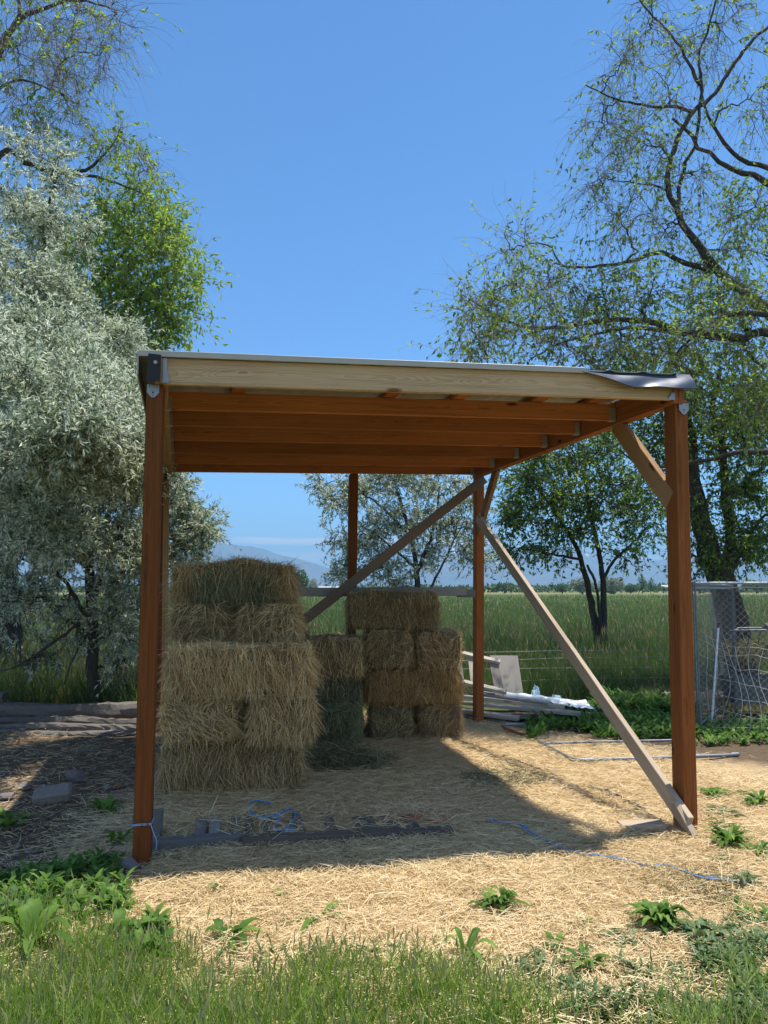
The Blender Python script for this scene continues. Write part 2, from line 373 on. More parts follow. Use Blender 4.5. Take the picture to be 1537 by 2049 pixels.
def haybody(name, a, c):
    m, n, l, b = nm(name); tc = n.new("ShaderNodeTexCoord")
    mp = n.new("ShaderNodeMapping"); mp.inputs["Scale"].default_value = (1, 1, .3); l.new(tc.outputs["Object"], mp.inputs[0])
    x = noisen(n, l, mp.outputs[0], 60, 6, .7, 1.5)
    l.new(ramp(n, l, x, [(.3, c), (.7, a)]), b.inputs["Base Color"]); b.inputs["Roughness"].default_value = .9
    bp = n.new("ShaderNodeBump"); bp.inputs["Distance"].default_value = .03; l.new(x, bp.inputs["Height"]); l.new(bp.outputs[0], b.inputs["Normal"])
    return m
M['haybody'] = haybody('pressed hay', (.34, .25, .13), (.07, .05, .025))
M['haybodygreen'] = haybody('pressed green hay', (.15, .16, .085), (.05, .055, .03))

# ground sheet
def ground_mat():
    m, n, l, b = nm('earth, straw and field')
    g = n.new("ShaderNodeNewGeometry"); pos = g.outputs["Position"]
    s = n.new("ShaderNodeSeparateXYZ"); l.new(pos, s.inputs[0])
    X, Y = s.outputs[0], s.outputs[1]
    n1 = noisen(n, l, pos, 2.2, 6, .6); n2 = noisen(n, l, pos, 26, 8, .7, 1.2); n3 = noisen(n, l, pos, 90, 6, .7, 2)
    strawc = ramp(n, l, n3, [(.3, (.24, .16, .09)), (.5, (.50, .36, .20)), (.68, (.70, .54, .33))])
    dirt = ramp(n, l, n2, [(.3, (.07, .05, .032)), (.55, (.14, .10, .066)), (.75, (.25, .185, .12))])
    lawn = ramp(n, l, n2, [(.3, (.05, .06, .02)), (.6, (.12, .12, .045)), (.8, (.30, .25, .12))])
    fld = ramp(n, l, noisen(n, l, pos, .06, 5, .6), [(.3, (.055, .085, .02)), (.5, (.085, .12, .03)), (.7, (.15, .16, .06))])
    def rng_(v, a, c):
        q = n.new("ShaderNodeMapRange"); q.interpolation_type = 'SMOOTHSTEP'; l.new(v, q.inputs[0]); q.inputs[1].default_value = a; q.inputs[2].default_value = c; return q.outputs[0]
    wob = mth(n, l, 'MULTIPLY', mth(n, l, 'SUBTRACT', n1, .5), 1.6)
    Yw = mth(n, l, 'ADD', Y, wob); Xw = mth(n, l, 'ADD', X, wob)
    edge = mth(n, l, 'MULTIPLY', rng_(Xw, -2.2, -1.2), mth(n, l, 'SUBTRACT', 1.0, rng_(mth(n, l, 'ADD', Yw, mth(n, l, 'MULTIPLY', X, 1.1)), 9.4, 10.4)))
    c = mixc(n, l, edge, dirt, strawc)
    lw = mth(n, l, 'SUBTRACT', 1.0, rng_(mth(n, l, 'ADD', Yw, mth(n, l, 'MULTIPLY', rng_(X, -2, -.6), .5)), 3.3, 3.9))
    c = mixc(n, l, lw, c, lawn)
    c = mixc(n, l, rng_(Yw, 9.0, 9.8), c, fld)
    far = mixc(n, l, rng_(Y, 160., 260.), c, ramp(n, l, noisen(n, l, pos, .02, 4), [(.35, (.12, .14, .05)), (.65, (.30, .26, .13))]))
    l.new(far, b.inputs["Base Color"]); b.inputs["Roughness"].default_value = .95; b.inputs["Specular IOR Level"].default_value = .1
    bp = n.new("ShaderNodeBump"); bp.inputs["Distance"].default_value = .02; bp.inputs["Strength"].default_value = .8
    l.new(n2, bp.inputs["Height"]); l.new(bp.outputs[0], b.inputs["Normal"])
    return m
M['ground'] = ground_mat()
def mountain_mat(name, snow):
    m, n, l, b = nm(name); g = n.new("ShaderNodeNewGeometry"); s = n.new("ShaderNodeSeparateXYZ"); l.new(g.outputs["Position"], s.inputs[0])
    x = noisen(n, l, g.outputs["Position"], .004, 8, .65)
    c = ramp(n, l, x, [(.35, (.05, .06, .045)), (.55, (.10, .095, .08)), (.7, (.16, .14, .12))])
    if snow:
        hh = mth(n, l, 'ADD', s.outputs[2], mth(n, l, 'MULTIPLY', mth(n, l, 'SUBTRACT', noisen(n, l, g.outputs["Position"], .006, 6, .7), .5), 900.))
        q = n.new("ShaderNodeMapRange"); l.new(hh, q.inputs[0]); q.inputs[1].default_value = snow; q.inputs[2].default_value = snow + 50
        c = mixc(n, l, q.outputs[0], c, (.85, .87, .9))
    l.new(c, b.inputs["Base Color"]); b.inputs["Roughness"].default_value = 1; return m
M['mount'] = mountain_mat('bare hills', None); M['mountsnow'] = mountain_mat('snowy hills', 400.)

# ------------------------------------------------------------------ boards
def board(name, p0, p1, w, t, mat, parent, nrm, label=None, bev=.003, warp=0.0, seed=0):
    p0 = Vector(tuple(p0)); p1 = Vector(tuple(p1)); X = (p1 - p0); L = X.length; X.normalize()
    Z = Vector(tuple(nrm)); Z = (Z - X * Z.dot(X)).normalized(); Y = Z.cross(X)
    bm = bmesh.new(); bmesh.ops.create_cube(bm, size=1.0)
    for v in bm.verts: v.co = Vector((v.co.x * L, v.co.y * w, v.co.z * t))
    if bev: bmesh.ops.bevel(bm, geom=bm.edges[:], offset=min(bev, t * .3), segments=1, affect='EDGES')
    if warp:
        bmesh.ops.subdivide_edges(bm, edges=[e for e in bm.edges if abs((e.verts[0].co - e.verts[1].co).x) > L * .5], cuts=8)
        for v in bm.verts: v.co.z += warp * math.sin(v.co.x / L * 4 + seed); v.co.y += warp * .7 * math.sin(v.co.x / L * 6 + seed * 2)
    me = bpy.data.meshes.new(name); bm.to_mesh(me); bm.free(); me.materials.append(mat)
    o = bpy.data.objects.new(name, me); COL.objects.link(o)
    W = Matrix(((X.x, Y.x, Z.x, 0), (X.y, Y.y, Z.y, 0), (X.z, Y.z, Z.z, 0), (0, 0, 0, 1))); W.translation = (p0 + p1) / 2
    if parent is not None: o.parent = parent; o.matrix_basis = WORLD[parent.name].inverted() @ W
    else: o.matrix_basis = W
    WORLD[o.name] = W
    if label: o["label"] = label
    return o
def poly_plate(name, pts2, origin, ax, ay, thick, mat, parent, label=None):
    """flat plate from a 2d outline, given origin and axes"""
    o_, ax, ay = (np.asarray(a, float) for a in (origin, ax, ay)); nz = np.cross(ax, ay); nz /= np.linalg.norm(nz)
    a = np.array([o_ + ax * x + ay * y for x, y in pts2]); k = len(a)
    V = np.vstack([a, a + nz * thick]); mb = MB()
    F4 = [[i, (i + 1) % k, (i + 1) % k + k, i + k] for i in range(k)]
    mb.add(V, F4); mb.add(V, [list(range(k))[::-1]]); mb.add(V, [[i + k for i in range(k)]])
    o = mb.build(name, [mat], parent)
    if label: o["label"] = label
    return o

# ------------------------------------------------------------------ ground, hills
def build_ground():
    def axis(near, lim, k, far):
        a = list(np.arange(-near, near + 1e-6, k)); g = k
        while a[-1] < far: g *= 1.35; a.append(a[-1] + g)
        g = k
        while a[0] > -far: g *= 1.35; a.insert(0, a[0] - g)
        return np.array(a)
    xs = axis(5.0, 0, .08, 9000); ys0 = np.arange(.5, 11, .07)
    ys = list(ys0); g = .07
    while ys[-1] < 9500: g *= 1.3; ys.append(ys[-1] + g)
    g = .1
    while ys[0] > -200: g *= 1.5; ys.insert(0, ys[0] - g)
    ys = np.array(ys)
    XX, YY = np.meshgrid(xs, ys); Z = gh(XX, YY)
    V = np.stack([XX, YY, Z], -1).reshape(-1, 3); idx = np.arange(len(V)).reshape(XX.shape)
    F = np.stack([idx[:-1, :-1], idx[:-1, 1:], idx[1:, 1:], idx[1:, :-1]], -1).reshape(-1, 4)
    mb = MB(); mb.add(V, F, smooth=True); o = mb.build('ground', [M['ground']]); tag(o, kind='structure')
build_ground()

def ridge(name, prof, dist, depth, mat, seed, amp):
    px = np.array(prof, float); xs = np.linspace(px[0, 0], px[-1, 0], 160); ys = np.interp(xs, px[:, 0], px[:, 1])
    rs = np.random.RandomState(seed); ncol = 26
    ys = ys + np.convolve(rs.normal(size=170), np.ones(6) / 6, 'same')[:160] * 3.0
    rows = []
    for j in range(ncol):
        t = j / (ncol - 1)
        Yd = dist - depth * t
        pts = []
        for i, (x, y) in enumerate(zip(xs, ys)):
            p = AT(x, y, dist); base_h = max(p[2], 5.); X = p[0]
            rid = abs(math.sin(i * .33 + t * 2.1 + 1.4 * math.sin(i * .11))) * .5 + abs(math.sin(i * .71 + t * 3 + seed)) * .25
            h = base_h * (1 - t) ** 1.25 * (1 - 1.6 * amp * rid * math.sin(math.pi * min(1, t * 1.15)))
            pts.append((X, Yd + rs.normal() * depth * .006, h - (4 if t == 1 else 0)))
        rows.append(pts)
    V = np.array(rows); n0, n1 = V.shape[:2]; idx = np.arange(n0 * n1).reshape(n0, n1)
    F = np.stack([idx[:-1, :-1], idx[1:, :-1], idx[1:, 1:], idx[:-1, 1:]], -1).reshape(-1, 4)
    mb = MB(); mb.add(V.reshape(-1, 3), F, smooth=False)
    Bk = V[0].copy(); Bk2 = Bk.copy(); Bk2[:, 1] += depth; Bk2[:, 2] = -4
    VV = np.vstack([Bk, Bk2]); i2 = np.arange(n1)
    mb.add(VV, np.stack([i2[:-1], i2[1:], i2[1:] + n1, i2[:-1] + n1], -1))
    return tag(mb.build(name, [mat]), kind='structure')
ridge('hills', [(-300, 1120), (100, 1128), (280, 1120), (330, 1112), (400, 1098), (440, 1086), (470, 1091), (505, 1094), (530, 1098), (565, 1113), (595, 1118), (640, 1130), (690, 1148), (740, 1158), (830, 1174)], 6500, 1500, M['mount'], 3, .35)
ridge('mountains', [(560, 1176), (700, 1160), (780, 1142), (840, 1108), (872, 1072), (890, 1058), (910, 1080), (935, 1088), (965, 1072), (1000, 1092), (1060, 1108), (1120, 1088), (1200, 1110), (1300, 1120), (1400, 1112), (1537, 1130), (1800, 1150)], 7000, 1800, M['mountsnow'], 8, .3)

# ------------------------------------------------------------------ the shed
FL = np.array([-1.279, 4.22]); FR = np.array([1.852, 4.806]); BR = np.array([1.045, 8.59]); BL = np.array([-2.27, 7.95])
aw = np.array([.983, .185, 0.]); bd = np.array([-.2, .98, 0.])
def zb(s, t): return (2.60 * (1 - s) + 2.655 * s) * (1 - t) + (2.668 * (1 - s) + 2.735 * s) * t
def SH(s, t, z):
    p = (FL * (1 - s) + FR * s) * (1 - t) + (BL * (1 - s) + BR * s) * t
    return np.array([p[0], p[1], z])
shed = empty('hay_shed', (0.0, 6.4, 0), 'open timber hay shed with stained posts, exposed joists and thin metal roof', 'shed')
S = shed
pY = -aw * 0 + np.array([.185, -.983, 0])       # towards the camera
# posts (89 x 140)
def post(px0, py0, px1, ztop, Yb, mat=M['stainpost_shaded2'], w=.089, d=.13, lab=None):
    b = AT(px0, py0, Yb); t = AT(px1, 1000, Yb); 
    sl = (t - b) / (t[2] - b[2]); b2 = b - sl * (b[2] + .12); t2 = b + sl * (ztop - b[2])
    off = bd * d / 2
    return board('post', b2 + off, t2 + off, d, w, mat, S, aw, lab, bev=.004)
p1 = post(282, 1735, 303.5, zb(0, 0), 4.22, M['stainpost_shaded'], lab='front left post tied round with blue twine')
p2 = post(1384.5, 1665, 1368, zb(1, 0), 4.806, lab='front right post')
p3 = post(961, 1447, 961.5, zb(1, 1) , 8.55, lab='rear right post')
p4 = post(706, 1175, 708.5, zb(.57, 1), 8.28, lab='rear middle post behind the long brace')
p5 = post(312, 1430, 324, zb(0, 1), 7.95, lab='rear left post beside the tall stack')
board('cleat_board', AT(330, 1330, 7.86), AT(333, 960, 7.86) + np.array([0, 0, 0]), .06, .03, M['tan'], S, pY, 'tan board nailed beside the rear left post')
# beams
JH = .118
def fb(name, a, b, zoff, h, th, mat, nrm, lab=None): 
    return board(name, a + np.array([0, 0, zoff]), b + np.array([0, 0, zoff]), h, th, mat, S, nrm, lab)
b1 = SH(0.014, -.004, zb(0, 0)); b2 = SH(.99, -.004, zb(1, 0))
board('front_beam', b1 + [0, 0, .071], b2 + [0, 0, .068], .148, .038, M['pine'], S, pY, 'pale bare pine front beam', warp=.002)
# side beams run over the posts
for s, m, lab in ((0.0, M['tan'], 'left side beam with dark end'), (1.0, M['stain'], 'right side beam')):
    dz = .07 if s == 0 else .055; hh = .14 if s == 0 else .165
    for k in (-1, 1):
        off = aw * (.02 * k + (.022 if s == 0 and k == 1 else 0))
        if s == 0 and k == -1: off = aw * .002
        board('side_beam', SH(s, -.012, zb(s, 0) + dz) + off, SH(s, 1.01, zb(s, 1) + dz) + off, hh, .038, m, S, aw, lab if k == 1 else None)
board('beam_end', SH(0, -.016, zb(0, 0) + .07) - aw * .022, SH(0, .35, zb(0, .35) + .07) - aw * .022, .145, .04, M['dark'], S, aw, 'black tarred beam end over the left post')
# tar block and bolt
e0 = SH(0, -.024, zb(0, 0) - .004) - aw * .012
poly_plate('tar_patch', [(-.035, 0), (.037, -.003), (.04, .145), (-.028, .15)], e0, aw, (0, 0, 1), .012, M['black'], S)
mbb = MB(); tube_caps(mbb, [e0 + aw * .012 + np.array([0, -.004, .1]), e0 + aw * .012 + np.array([.002, -.02, .1])], [.011, .01], 10); mbb.build('bolt', [M['bolt']], S)
# joists
for i, t in enumerate((.175, .32, .48, .647, .82, .985)):
    a = SH(.012, t, zb(0, t) + JH / 2); b = SH(.985, t, zb(1, t) + JH / 2 - .003)
    j = board('joist', a, b, JH, .038, M['stain'], S, pY)
    if i == 5: j['label'] = 'rearmost joist closing the back of the roof'
    hb = b - aw * .03
    for nm_, q in (('joist_hanger', b - aw * .022), ('joist_hanger', a + aw * .02)):
        mbq = MB()
        for k in (-1, 1):
            c = q + bd * (.0215 * k) - np.array([0, 0, .014]); h2 = .044; l2 = .022; th = .0015
            vv = np.array([c + aw * (l2 * x) + bd * (th * y) + np.array([0, 0, h2 * z]) for x in (-1, 1) for y in (-1, 1) for z in (-1, 1)])
            mbq.add(vv, [[0, 1, 3, 2], [4, 6, 7, 5], [0, 4, 5, 1], [2, 3, 7, 6], [0, 2, 6, 4], [1, 5, 7, 3]])
        c = q - np.array([0, 0, .0605]); vv = np.array([c + aw * (.022 * x) + bd * (.023 * y) + np.array([0, 0, .0015 * z]) for x in (-1, 1) for y in (-1, 1) for z in (-1, 1)])
        mbq.add(vv, [[0, 1, 3, 2], [4, 6, 7, 5], [0, 4, 5, 1], [2, 3, 7, 6], [0, 2, 6, 4], [1, 5, 7, 3]])
        h_ = mbq.build('joist_hanger', [M['galv']], j)
# purlins (run front to back on top of the joists)
for s in (.155, .47, .62, .80, .93):
    a = SH(s, .016, zb(s, 0) + JH + .0165); b = SH(s, 1.0, zb(s, 1) + JH + .0165)
    board('purlin', a, b, .089, .030, M['stain'], S, (0, 0, 1))
sp0 = SH(.512, .045, zb(.512, .045) + JH - .035)
board('splintered_block', sp0 - aw * .05, sp0 + aw * .10 + np.array([0, 0, -.018]), .06, .03, M['tan'], S, (.1, -.5, 1), 'splintered pale block hanging between the front beam and first joist', bev=.004)
# roof sheet, corrugated, with real thickness
def roof_surface(smax):
    mb = MB(); ns = 150; nt = 14
    ss = np.linspace(-.03, smax, ns); ts = np.linspace(-.012, 1.02, nt)
    def pt(s, t):
        rib = .012 * max(0, math.cos(s * 3.2 / .076 * math.pi / 1.5)) ** 3
        return SH(s, t, zb(s, t) + JH + .035 + rib + .004 * math.sin(s * 9 + t * 5))
    top = np.array([[pt(s, t) + np.array([0, 0, .004]) for s in ss] for t in ts]); bot = np.array([[pt(s, t) for s in ss] for t in ts])
    n = ns * nt; idx = np.arange(n).reshape(nt, ns)
    F = np.stack([idx[:-1, :-1], idx[:-1, 1:], idx[1:, 1:], idx[1:, :-1]], -1).reshape(-1, 4)
    V = np.vstack([top.reshape(-1, 3), bot.reshape(-1, 3)])
    mb.add(V, F); mb.add(V, F[:, ::-1] + n)
    ring = np.concatenate([idx[0, :], idx[1:, -1], idx[-1, ::-1][1:], idx[::-1, 0][1:]])
    mb.add(V, np.stack([ring[1:], ring[:-1], ring[:-1] + n, ring[1:] + n], -1))
    return mb
roof_surface(1.0).build('roof_sheet', [M['roof']], S)
# front drip trim
t0 = SH(-.03, -.0155, zb(0, 0) + JH + .040); t1 = SH(.80, -.0155, zb(.80, 0) + JH + .038)
board('roof_trim', t0, t1, .034, .012, M['roof'], S, pY, bev=.002)
tL0 = SH(-.031, -.012, zb(0, 0) + JH + .02); tL1 = SH(-.031, 1.0, zb(0, 1) + JH + .02)
board('edge_trim', tL0 + [0, 0, -.03], tL1 + [0, 0, -.02], .13, .01, M['roof'], S, aw, bev=.002)
# bent corner sheet
mb = MB(); nu, nv = 40, 10; VV = []
for iv in range(nv):
    v = iv / (nv - 1)
    for iu in range(nu):
        u = iu / (nu - 1); s = .765 + .265 * u
        f = float(sstep(np.array(u), .0, .55)); dr = .098 * f * v + .004 * math.sin(u * 17) * v * f
        p = SH(s, -.0165 + .010 * (1 - v) - .006 * v * f, zb(s, 0) + JH + .052 - .006 * f)
        p = p + np.array([0, 0, -dr - .012 * v]) + pY * (.02 * v * f + .012 * math.sin(u * 13 + v * 4) * v * f)
        VV.append(p)
VV = np.array(VV); idx = np.arange(nu * nv).reshape(nv, nu)
F = np.stack([idx[:-1, :-1], idx[1:, :-1], idx[1:, 1:], idx[:-1, 1:]], -1).reshape(-1, 4); n = len(VV)
V2 = np.vstack([VV, VV + np.array([0, .002, -.004])]); mb.add(V2, F, smooth=True); mb.add(V2, F[:, ::-1] + n, smooth=True)
ring = np.concatenate([idx[0, :], idx[1:, -1], idx[-1, ::-1][1:], idx[::-1, 0][1:]])
mb.add(V2, np.stack([ring[1:], ring[:-1], ring[:-1] + n, ring[1:] + n], -1))
mb.build('roof_flap', [M['roofdark']], S)['label'] = 'bent blue grey sheet drooping over the front right corner'
# brackets on the front posts
pent = [(-.033, 0), (.033, 0), (.033, -.045), (.008, -.073), (-.008, -.073), (-.033, -.045)]
def bracket(px, py, Yb):
    o = AT(px, py, Yb) + pY * .0035
    br = poly_plate('post_bracket', pent, o, aw, (0, 0, 1), .003, M['galv'], S)
    for x, y in ((-.02, -.012), (.02, -.012), (0, -.045), (0, -.06)):
        c = o + aw * x + np.array([0, 0, y]); r = .004 if y > -.04 or y < -.05 else .007
        mbx = MB(); tube_caps(mbx, [c + pY * -.001, c + pY * .003], [r, r * .8], 8); mbx.build('nail', [M['black']], br)
bracket(307, 770, 4.22); bracket(1367, 807, 4.80)
c0 = SH(.0155, -.012, zb(0, 0) + .0)
poly_plate('corner_hanger', [(-.012, .14), (.008, .14), (.012, .05), (.022, .02), (.022, .0), (-.012, .0)], c0, aw, (0, 0, 1), .003, M['galv'], S)
c1 = SH(.985, -.012, zb(1, 0) - .01)
poly_plate('corner_hanger', [(-.03, 0), (.02, 0), (.02, .045), (0, .045)], c1, aw, (0, 0, 1), .003, M['galv'], S)
# braces
nin = np.cross(bd, [0, 0, 1])   # normal of the right wall
kb0 = SH(1, .19, 2.66); kb1 = SH(1, .02, 2.02)
board('knee_brace', kb0 - aw * .0, kb1 - aw * .0, .135, .042, M['tan'], S, nin, 'thick knee brace at the front right post')
kb2 = SH(1, .83, 2.72); kb3 = SH(1, .985, 2.10)
board('knee_brace', kb2 - aw * .0, kb3 - aw * .0, .12, .042, M['tan'], S, nin, 'knee brace at the rear right post')
d0 = AT(957, 1036, 8.42); d1 = AT(1378, 1650, 4.70)
board('diagonal_brace', d0 - aw * .0, d1, .108, .038, M['greylight'], S, nin, 'long pale brace from the rear post to the foot of the front right post', warp=.004)
board('brace_splice', AT(1350, 1608, 4.80), AT(1389, 1678, 4.66), .08, .036, M['greylight'], S, nin + np.array([0, -.3, 0]), 'short splice at the foot of the pale brace')
board('back_brace', AT(970, 958, 8.42), AT(575, 1266, 7.75), .098, .038, M['brace'], S, pY, 'dark brown brace crossing the back of the shed', warp=.006)
board('back_rail', AT(575, 1184, 7.84), AT(932, 1184, 8.38), .088, .038, M['grey'], S, pY + np.array([0, 0, .12]), 'weathered grey rail across the back', warp=.004)
board('rail_splice', AT(915, 1187, 8.41), AT(951, 1188, 8.46), .085, .045, M['grey'], S, pY, 'short cut splice at the right end of the rail')

# ------------------------------------------------------------------ hay bales
def bale(label, x0, x1, y0, y1, Yf, depth, rot=0.0, style='side', green=0.0, mats=None, n=5200, seed=1, fuzz=1.0, group='stacked hay bales', gmask=None, dome=.012):
    rng = np.random.RandomState(seed)
    ym = (y0 + y1) / 2
    a = AT(x0, ym, Yf); b = AT(x1, ym, Yf); zt = AT(x0, y0, Yf)[2]; zbm = max(AT(x0, y1, Yf)[2], 0.0) - .012
    Lx = b[0] - a[0]; Hh = zt - zbm
    c = np.array([(a[0] + b[0]) / 2, Yf + depth / 2, (zt + zbm) / 2])
    ang = rot; ex = np.array([math.cos(ang), math.sin(ang), 0]); ey = np.array([-math.sin(ang), math.cos(ang), 0]); ez = np.array([0, 0, 1.])
    hs = np.array([Lx / 2 - .015, depth / 2 - .015, Hh / 2 - .014])
    def disp(P):
        """P local (N,3) on the box -> rounded, lumpy"""
        q = P / hs; r = np.clip(1 - .065 * (np.abs(q[:, 0:1]) ** 6 * (np.abs(q[:, 2:3]) ** 4) + np.abs(q[:, 1:2]) ** 6 * np.abs(q[:, 0:1]) ** 6 + np.abs(q[:, 1:2]) ** 6 * np.abs(q[:, 2:3]) ** 4), .8, 1)
        P = P * r
        fl = .010 * np.abs(np.sin(P[:, 0] / .115 * math.pi + seed)) + .012 * fnoise(P[:, 0] + P[:, 1], P[:, 2] * 1.5 + P[:, 1] * .5, 9, seed)
        if style == 'end': fl = fl + .028 * (np.abs(np.sin(1.5 * math.pi * (q[:, 0] + 1))) ** .6 - .72)
        nrm = q / (np.linalg.norm(q, axis=1, keepdims=True) + 1e-9)
        P = P + nrm * (fl[:, None] - .012); P[:, 2] += dome * np.clip(q[:, 2], 0, 1) * (1 - q[:, 0] ** 2) * (1 - .5 * q[:, 1] ** 2) * (1 + .6 * np.sin(q[:, 0] * 5 + seed)); return P
    mb = MB()
    k = 15
    for ax in range(3):
        for sg in (-1, 1):
            g = np.linspace(-1, 1, k); U, Vv = np.meshgrid(g, g); P = np.zeros((k * k, 3)); o1, o2 = [i for i in range(3) if i != ax]
            P[:, ax] = sg; P[:, o1] = U.ravel(); P[:, o2] = Vv.ravel(); P = disp(P * hs)
            W = c + P[:, 0:1] * ex + P[:, 1:2] * ey + P[:, 2:3] * ez
            idx = np.arange(k * k).reshape(k, k); F = np.stack([idx[:-1, :-1], idx[:-1, 1:], idx[1:, 1:], idx[1:, :-1]], -1).reshape(-1, 4)
            mb.add(W, F, 2 if green < .55 else 3, smooth=True)
    # straws
    areas = np.array([hs[1] * hs[2], hs[1] * hs[2], hs[0] * hs[2] * 1.5, hs[0] * hs[2] * .45, hs[0] * hs[1] * .9])
    cnt = (areas / areas.sum() * n).astype(int)
    for (ax, sg), m in zip(((0, -1), (0, 1), (1, -1), (1, 1), (2, 1)), cnt):
        P = rng.uniform(-1, 1, (m, 3)); P[:, ax] = sg
        if ax != 2: P[:, 2] = P[:, 2] * .96 + .05; P[:, 2] = np.minimum(P[:, 2], 1.)
        loc = P.copy(); Pd = disp(P * hs); N = np.zeros(3); N[ax] = sg
        if ax == 2: D = rng.normal(size=(m, 3)) * [1, .8, .15] + N * .22
        else:
            D = rng.normal(size=(m, 3)) * .55
            dn = np.zeros(3); dn[2] = -1.
            swirl = fnoise(loc[:, 0] * hs[0] + 3 * ax, loc[:, 2] * hs[2], 8, seed + 7)[:, None]
            tang = np.zeros(3); tang[1 - ax] = 1.
            D = D + (dn * (1.15 if style == 'side' else .55) + tang * swirl * (1.1 if style == 'side' else 2.6)) + N * (.16 + .45 * rng.random((m, 1)) ** 2)
        D /= np.linalg.norm(D, axis=1, keepdims=True)
        ln = rng.uniform(.04, .17, m) * fuzz
        Dw = D[:, 0:1] * ex + D[:, 1:2] * ey + D[:, 2:3] * ez
        Pw = c + Pd[:, 0:1] * ex + Pd[:, 1:2] * ey + Pd[:, 2:3] * ez
        Nw = N[0] * ex + N[1] * ey + N[2] * ez
        if ax != 2: ln = np.minimum(ln, .05 + (P[:, 2] + 1) * hs[2] * .8 + .02 * rng.random(m))
        Pw = Pw - Dw * (ln * .35)[:, None] + Nw * .006
        bend = rng.normal(size=(m, 3)) * .18 * ln[:, None] + np.array([0, 0, -1]) * (ln * .25)[:, None]
        gp = np.full(m, green)
        if gmask is not None: gp = gmask(loc, gp)
        gp = np.clip(gp + .35 * fnoise(loc[:, 0] * hs[0], loc[:, 2] * hs[2] + loc[:, 1], 7, seed + 3) * (green > 0), 0, 1)
        mt = (rng.random(m) < gp).astype(int)
        tone = np.clip(rng.beta(1.3, 1.3, m) + .22 * fnoise(loc[:, 0] * hs[0], loc[:, 2] * hs[2], 9, seed + 11), 0, 1)
        blades(mb, Pw, Dw, ln, rng.uniform(.0028, .0052, m), bend, rng, mt, tone, seg=2)
    base = c.copy(); base[2] = zbm
    o = mb.build('hay_bale', mats or [M['hay'], M['haygreen'], M['haybody'], M['haybodygreen']], loc=base)
    return tag(o, label, 'hay bale', group)
sg_ = lambda loc, gp: np.clip(1.25 - (np.abs(loc[:, 0] - .02) * 1.25) ** 3 - np.clip((loc[:, 2] - .25) * 1.5, 0, 2), 0, 1)
bale('hay bale at the base of the tall left stack, resting on the straw floor', 306, 598, 1487, 1592, 5.66, .56, .10, seed=1, n=6500)
bale('fringed end of a hay bale left of the dark gap in the tall stack', 308, 474, 1392, 1490, 5.52, .60, .06, 'end', seed=2, n=4800)
bale('shaggy hay bale right of the dark gap in the tall stack', 486, 622, 1392, 1490, 5.50, .60, .12, 'side', seed=3, n=4800)
bale('hay bale added behind the tall stack to keep its gap dark', 380, 590, 1400, 1480, 6.2, .5, .08, 'end', seed=30, n=1500)  # backing bale added to block daylight through the gap
bale('broad hay bale with long hanging strands in the middle of the tall stack', 318, 618, 1294, 1396, 5.50, .60, .08, seed=4, n=8500, fuzz=1.15)
bale('rounded bale end with swirled straw under the greenish top bale, nearer the post', 322, 460, 1207, 1290, 5.88, .90, .06, 'end', green=.22, seed=5, n=4200)
bale('rounded bale end with swirled straw under the greenish top bale, farther from the post', 456, 596, 1208, 1291, 5.86, .90, .08, 'end', green=.05, seed=6, n=4200)
bale('greenish hay bale with a domed top crowning the tall left stack', 334, 582, 1130, 1208, 5.94, .56, .06, seed=7, green=.5, gmask=sg_, n=7500, fuzz=1.35, dome=.045)
hm = [M['hayorange'], M['hay'], M['haybody'], M['haybodygreen']]
bale('bottom right stack bale with loose flakes, on its left half in shade', 733, 832, 1411, 1484, 7.60, .9, .0, 'end', green=.5, seed=11, n=3000)
bale('bottom right stack bale with loose flakes, its edge touched by sunlight', 831, 928, 1411, 1482, 7.62, .9, .06, 'end', green=.12, seed=12, n=3200)
bale('golden orange bale laid lengthwise in the right stack', 727, 928, 1341, 1413, 7.62, .5, .06, seed=13, mats=hm, n=4600)
bale('bale end with a curling swirl in the right stack, next to the middle column', 722, 828, 1260, 1343, 7.60, .9, .03, 'end', green=.1, seed=14, n=3000)
bale('bale end with a curling swirl in the right stack, nearest the rear post', 824, 926, 1262, 1343, 7.62, .9, .07, 'end', green=.05, seed=15, n=3000)
bale('square edged hay bale alone on top of the right stack under the rail', 690, 882, 1182, 1262, 7.68, .46, .02, seed=16, green=.15, n=4800, fuzz=.8)
bale('dark green bale squeezed between the tall stack and the middle column', 582, 614, 1264, 1420, 7.55, .8, .04, 'end', green=.9, seed=21, n=1800)
bale('flat topped tan bale on top of the low middle column', 610, 724, 1278, 1362, 7.45, 1.0, .04, 'side', green=.08, seed=22, n=3800)
bale('dark shaded green bale halfway down the low middle column', 604, 724, 1360, 1426, 7.50, .95, .03, 'side', green=.8, seed=23, n=2600)
bale('hidden bottom bale of the low middle column behind the broken green bale', 604, 724, 1424, 1494, 7.52, .95, .03, 'side', green=.85, seed=24, n=1800)
bale('broken open green bale in front of the middle column', 620, 722, 1420, 1505, 6.95, .5, -.08, 'side', green=1.0, seed=25, n=5600, fuzz=.42, mats=[M['haygreen2'], M['haygreen2'], M['haybody'], M['haybodygreen']])
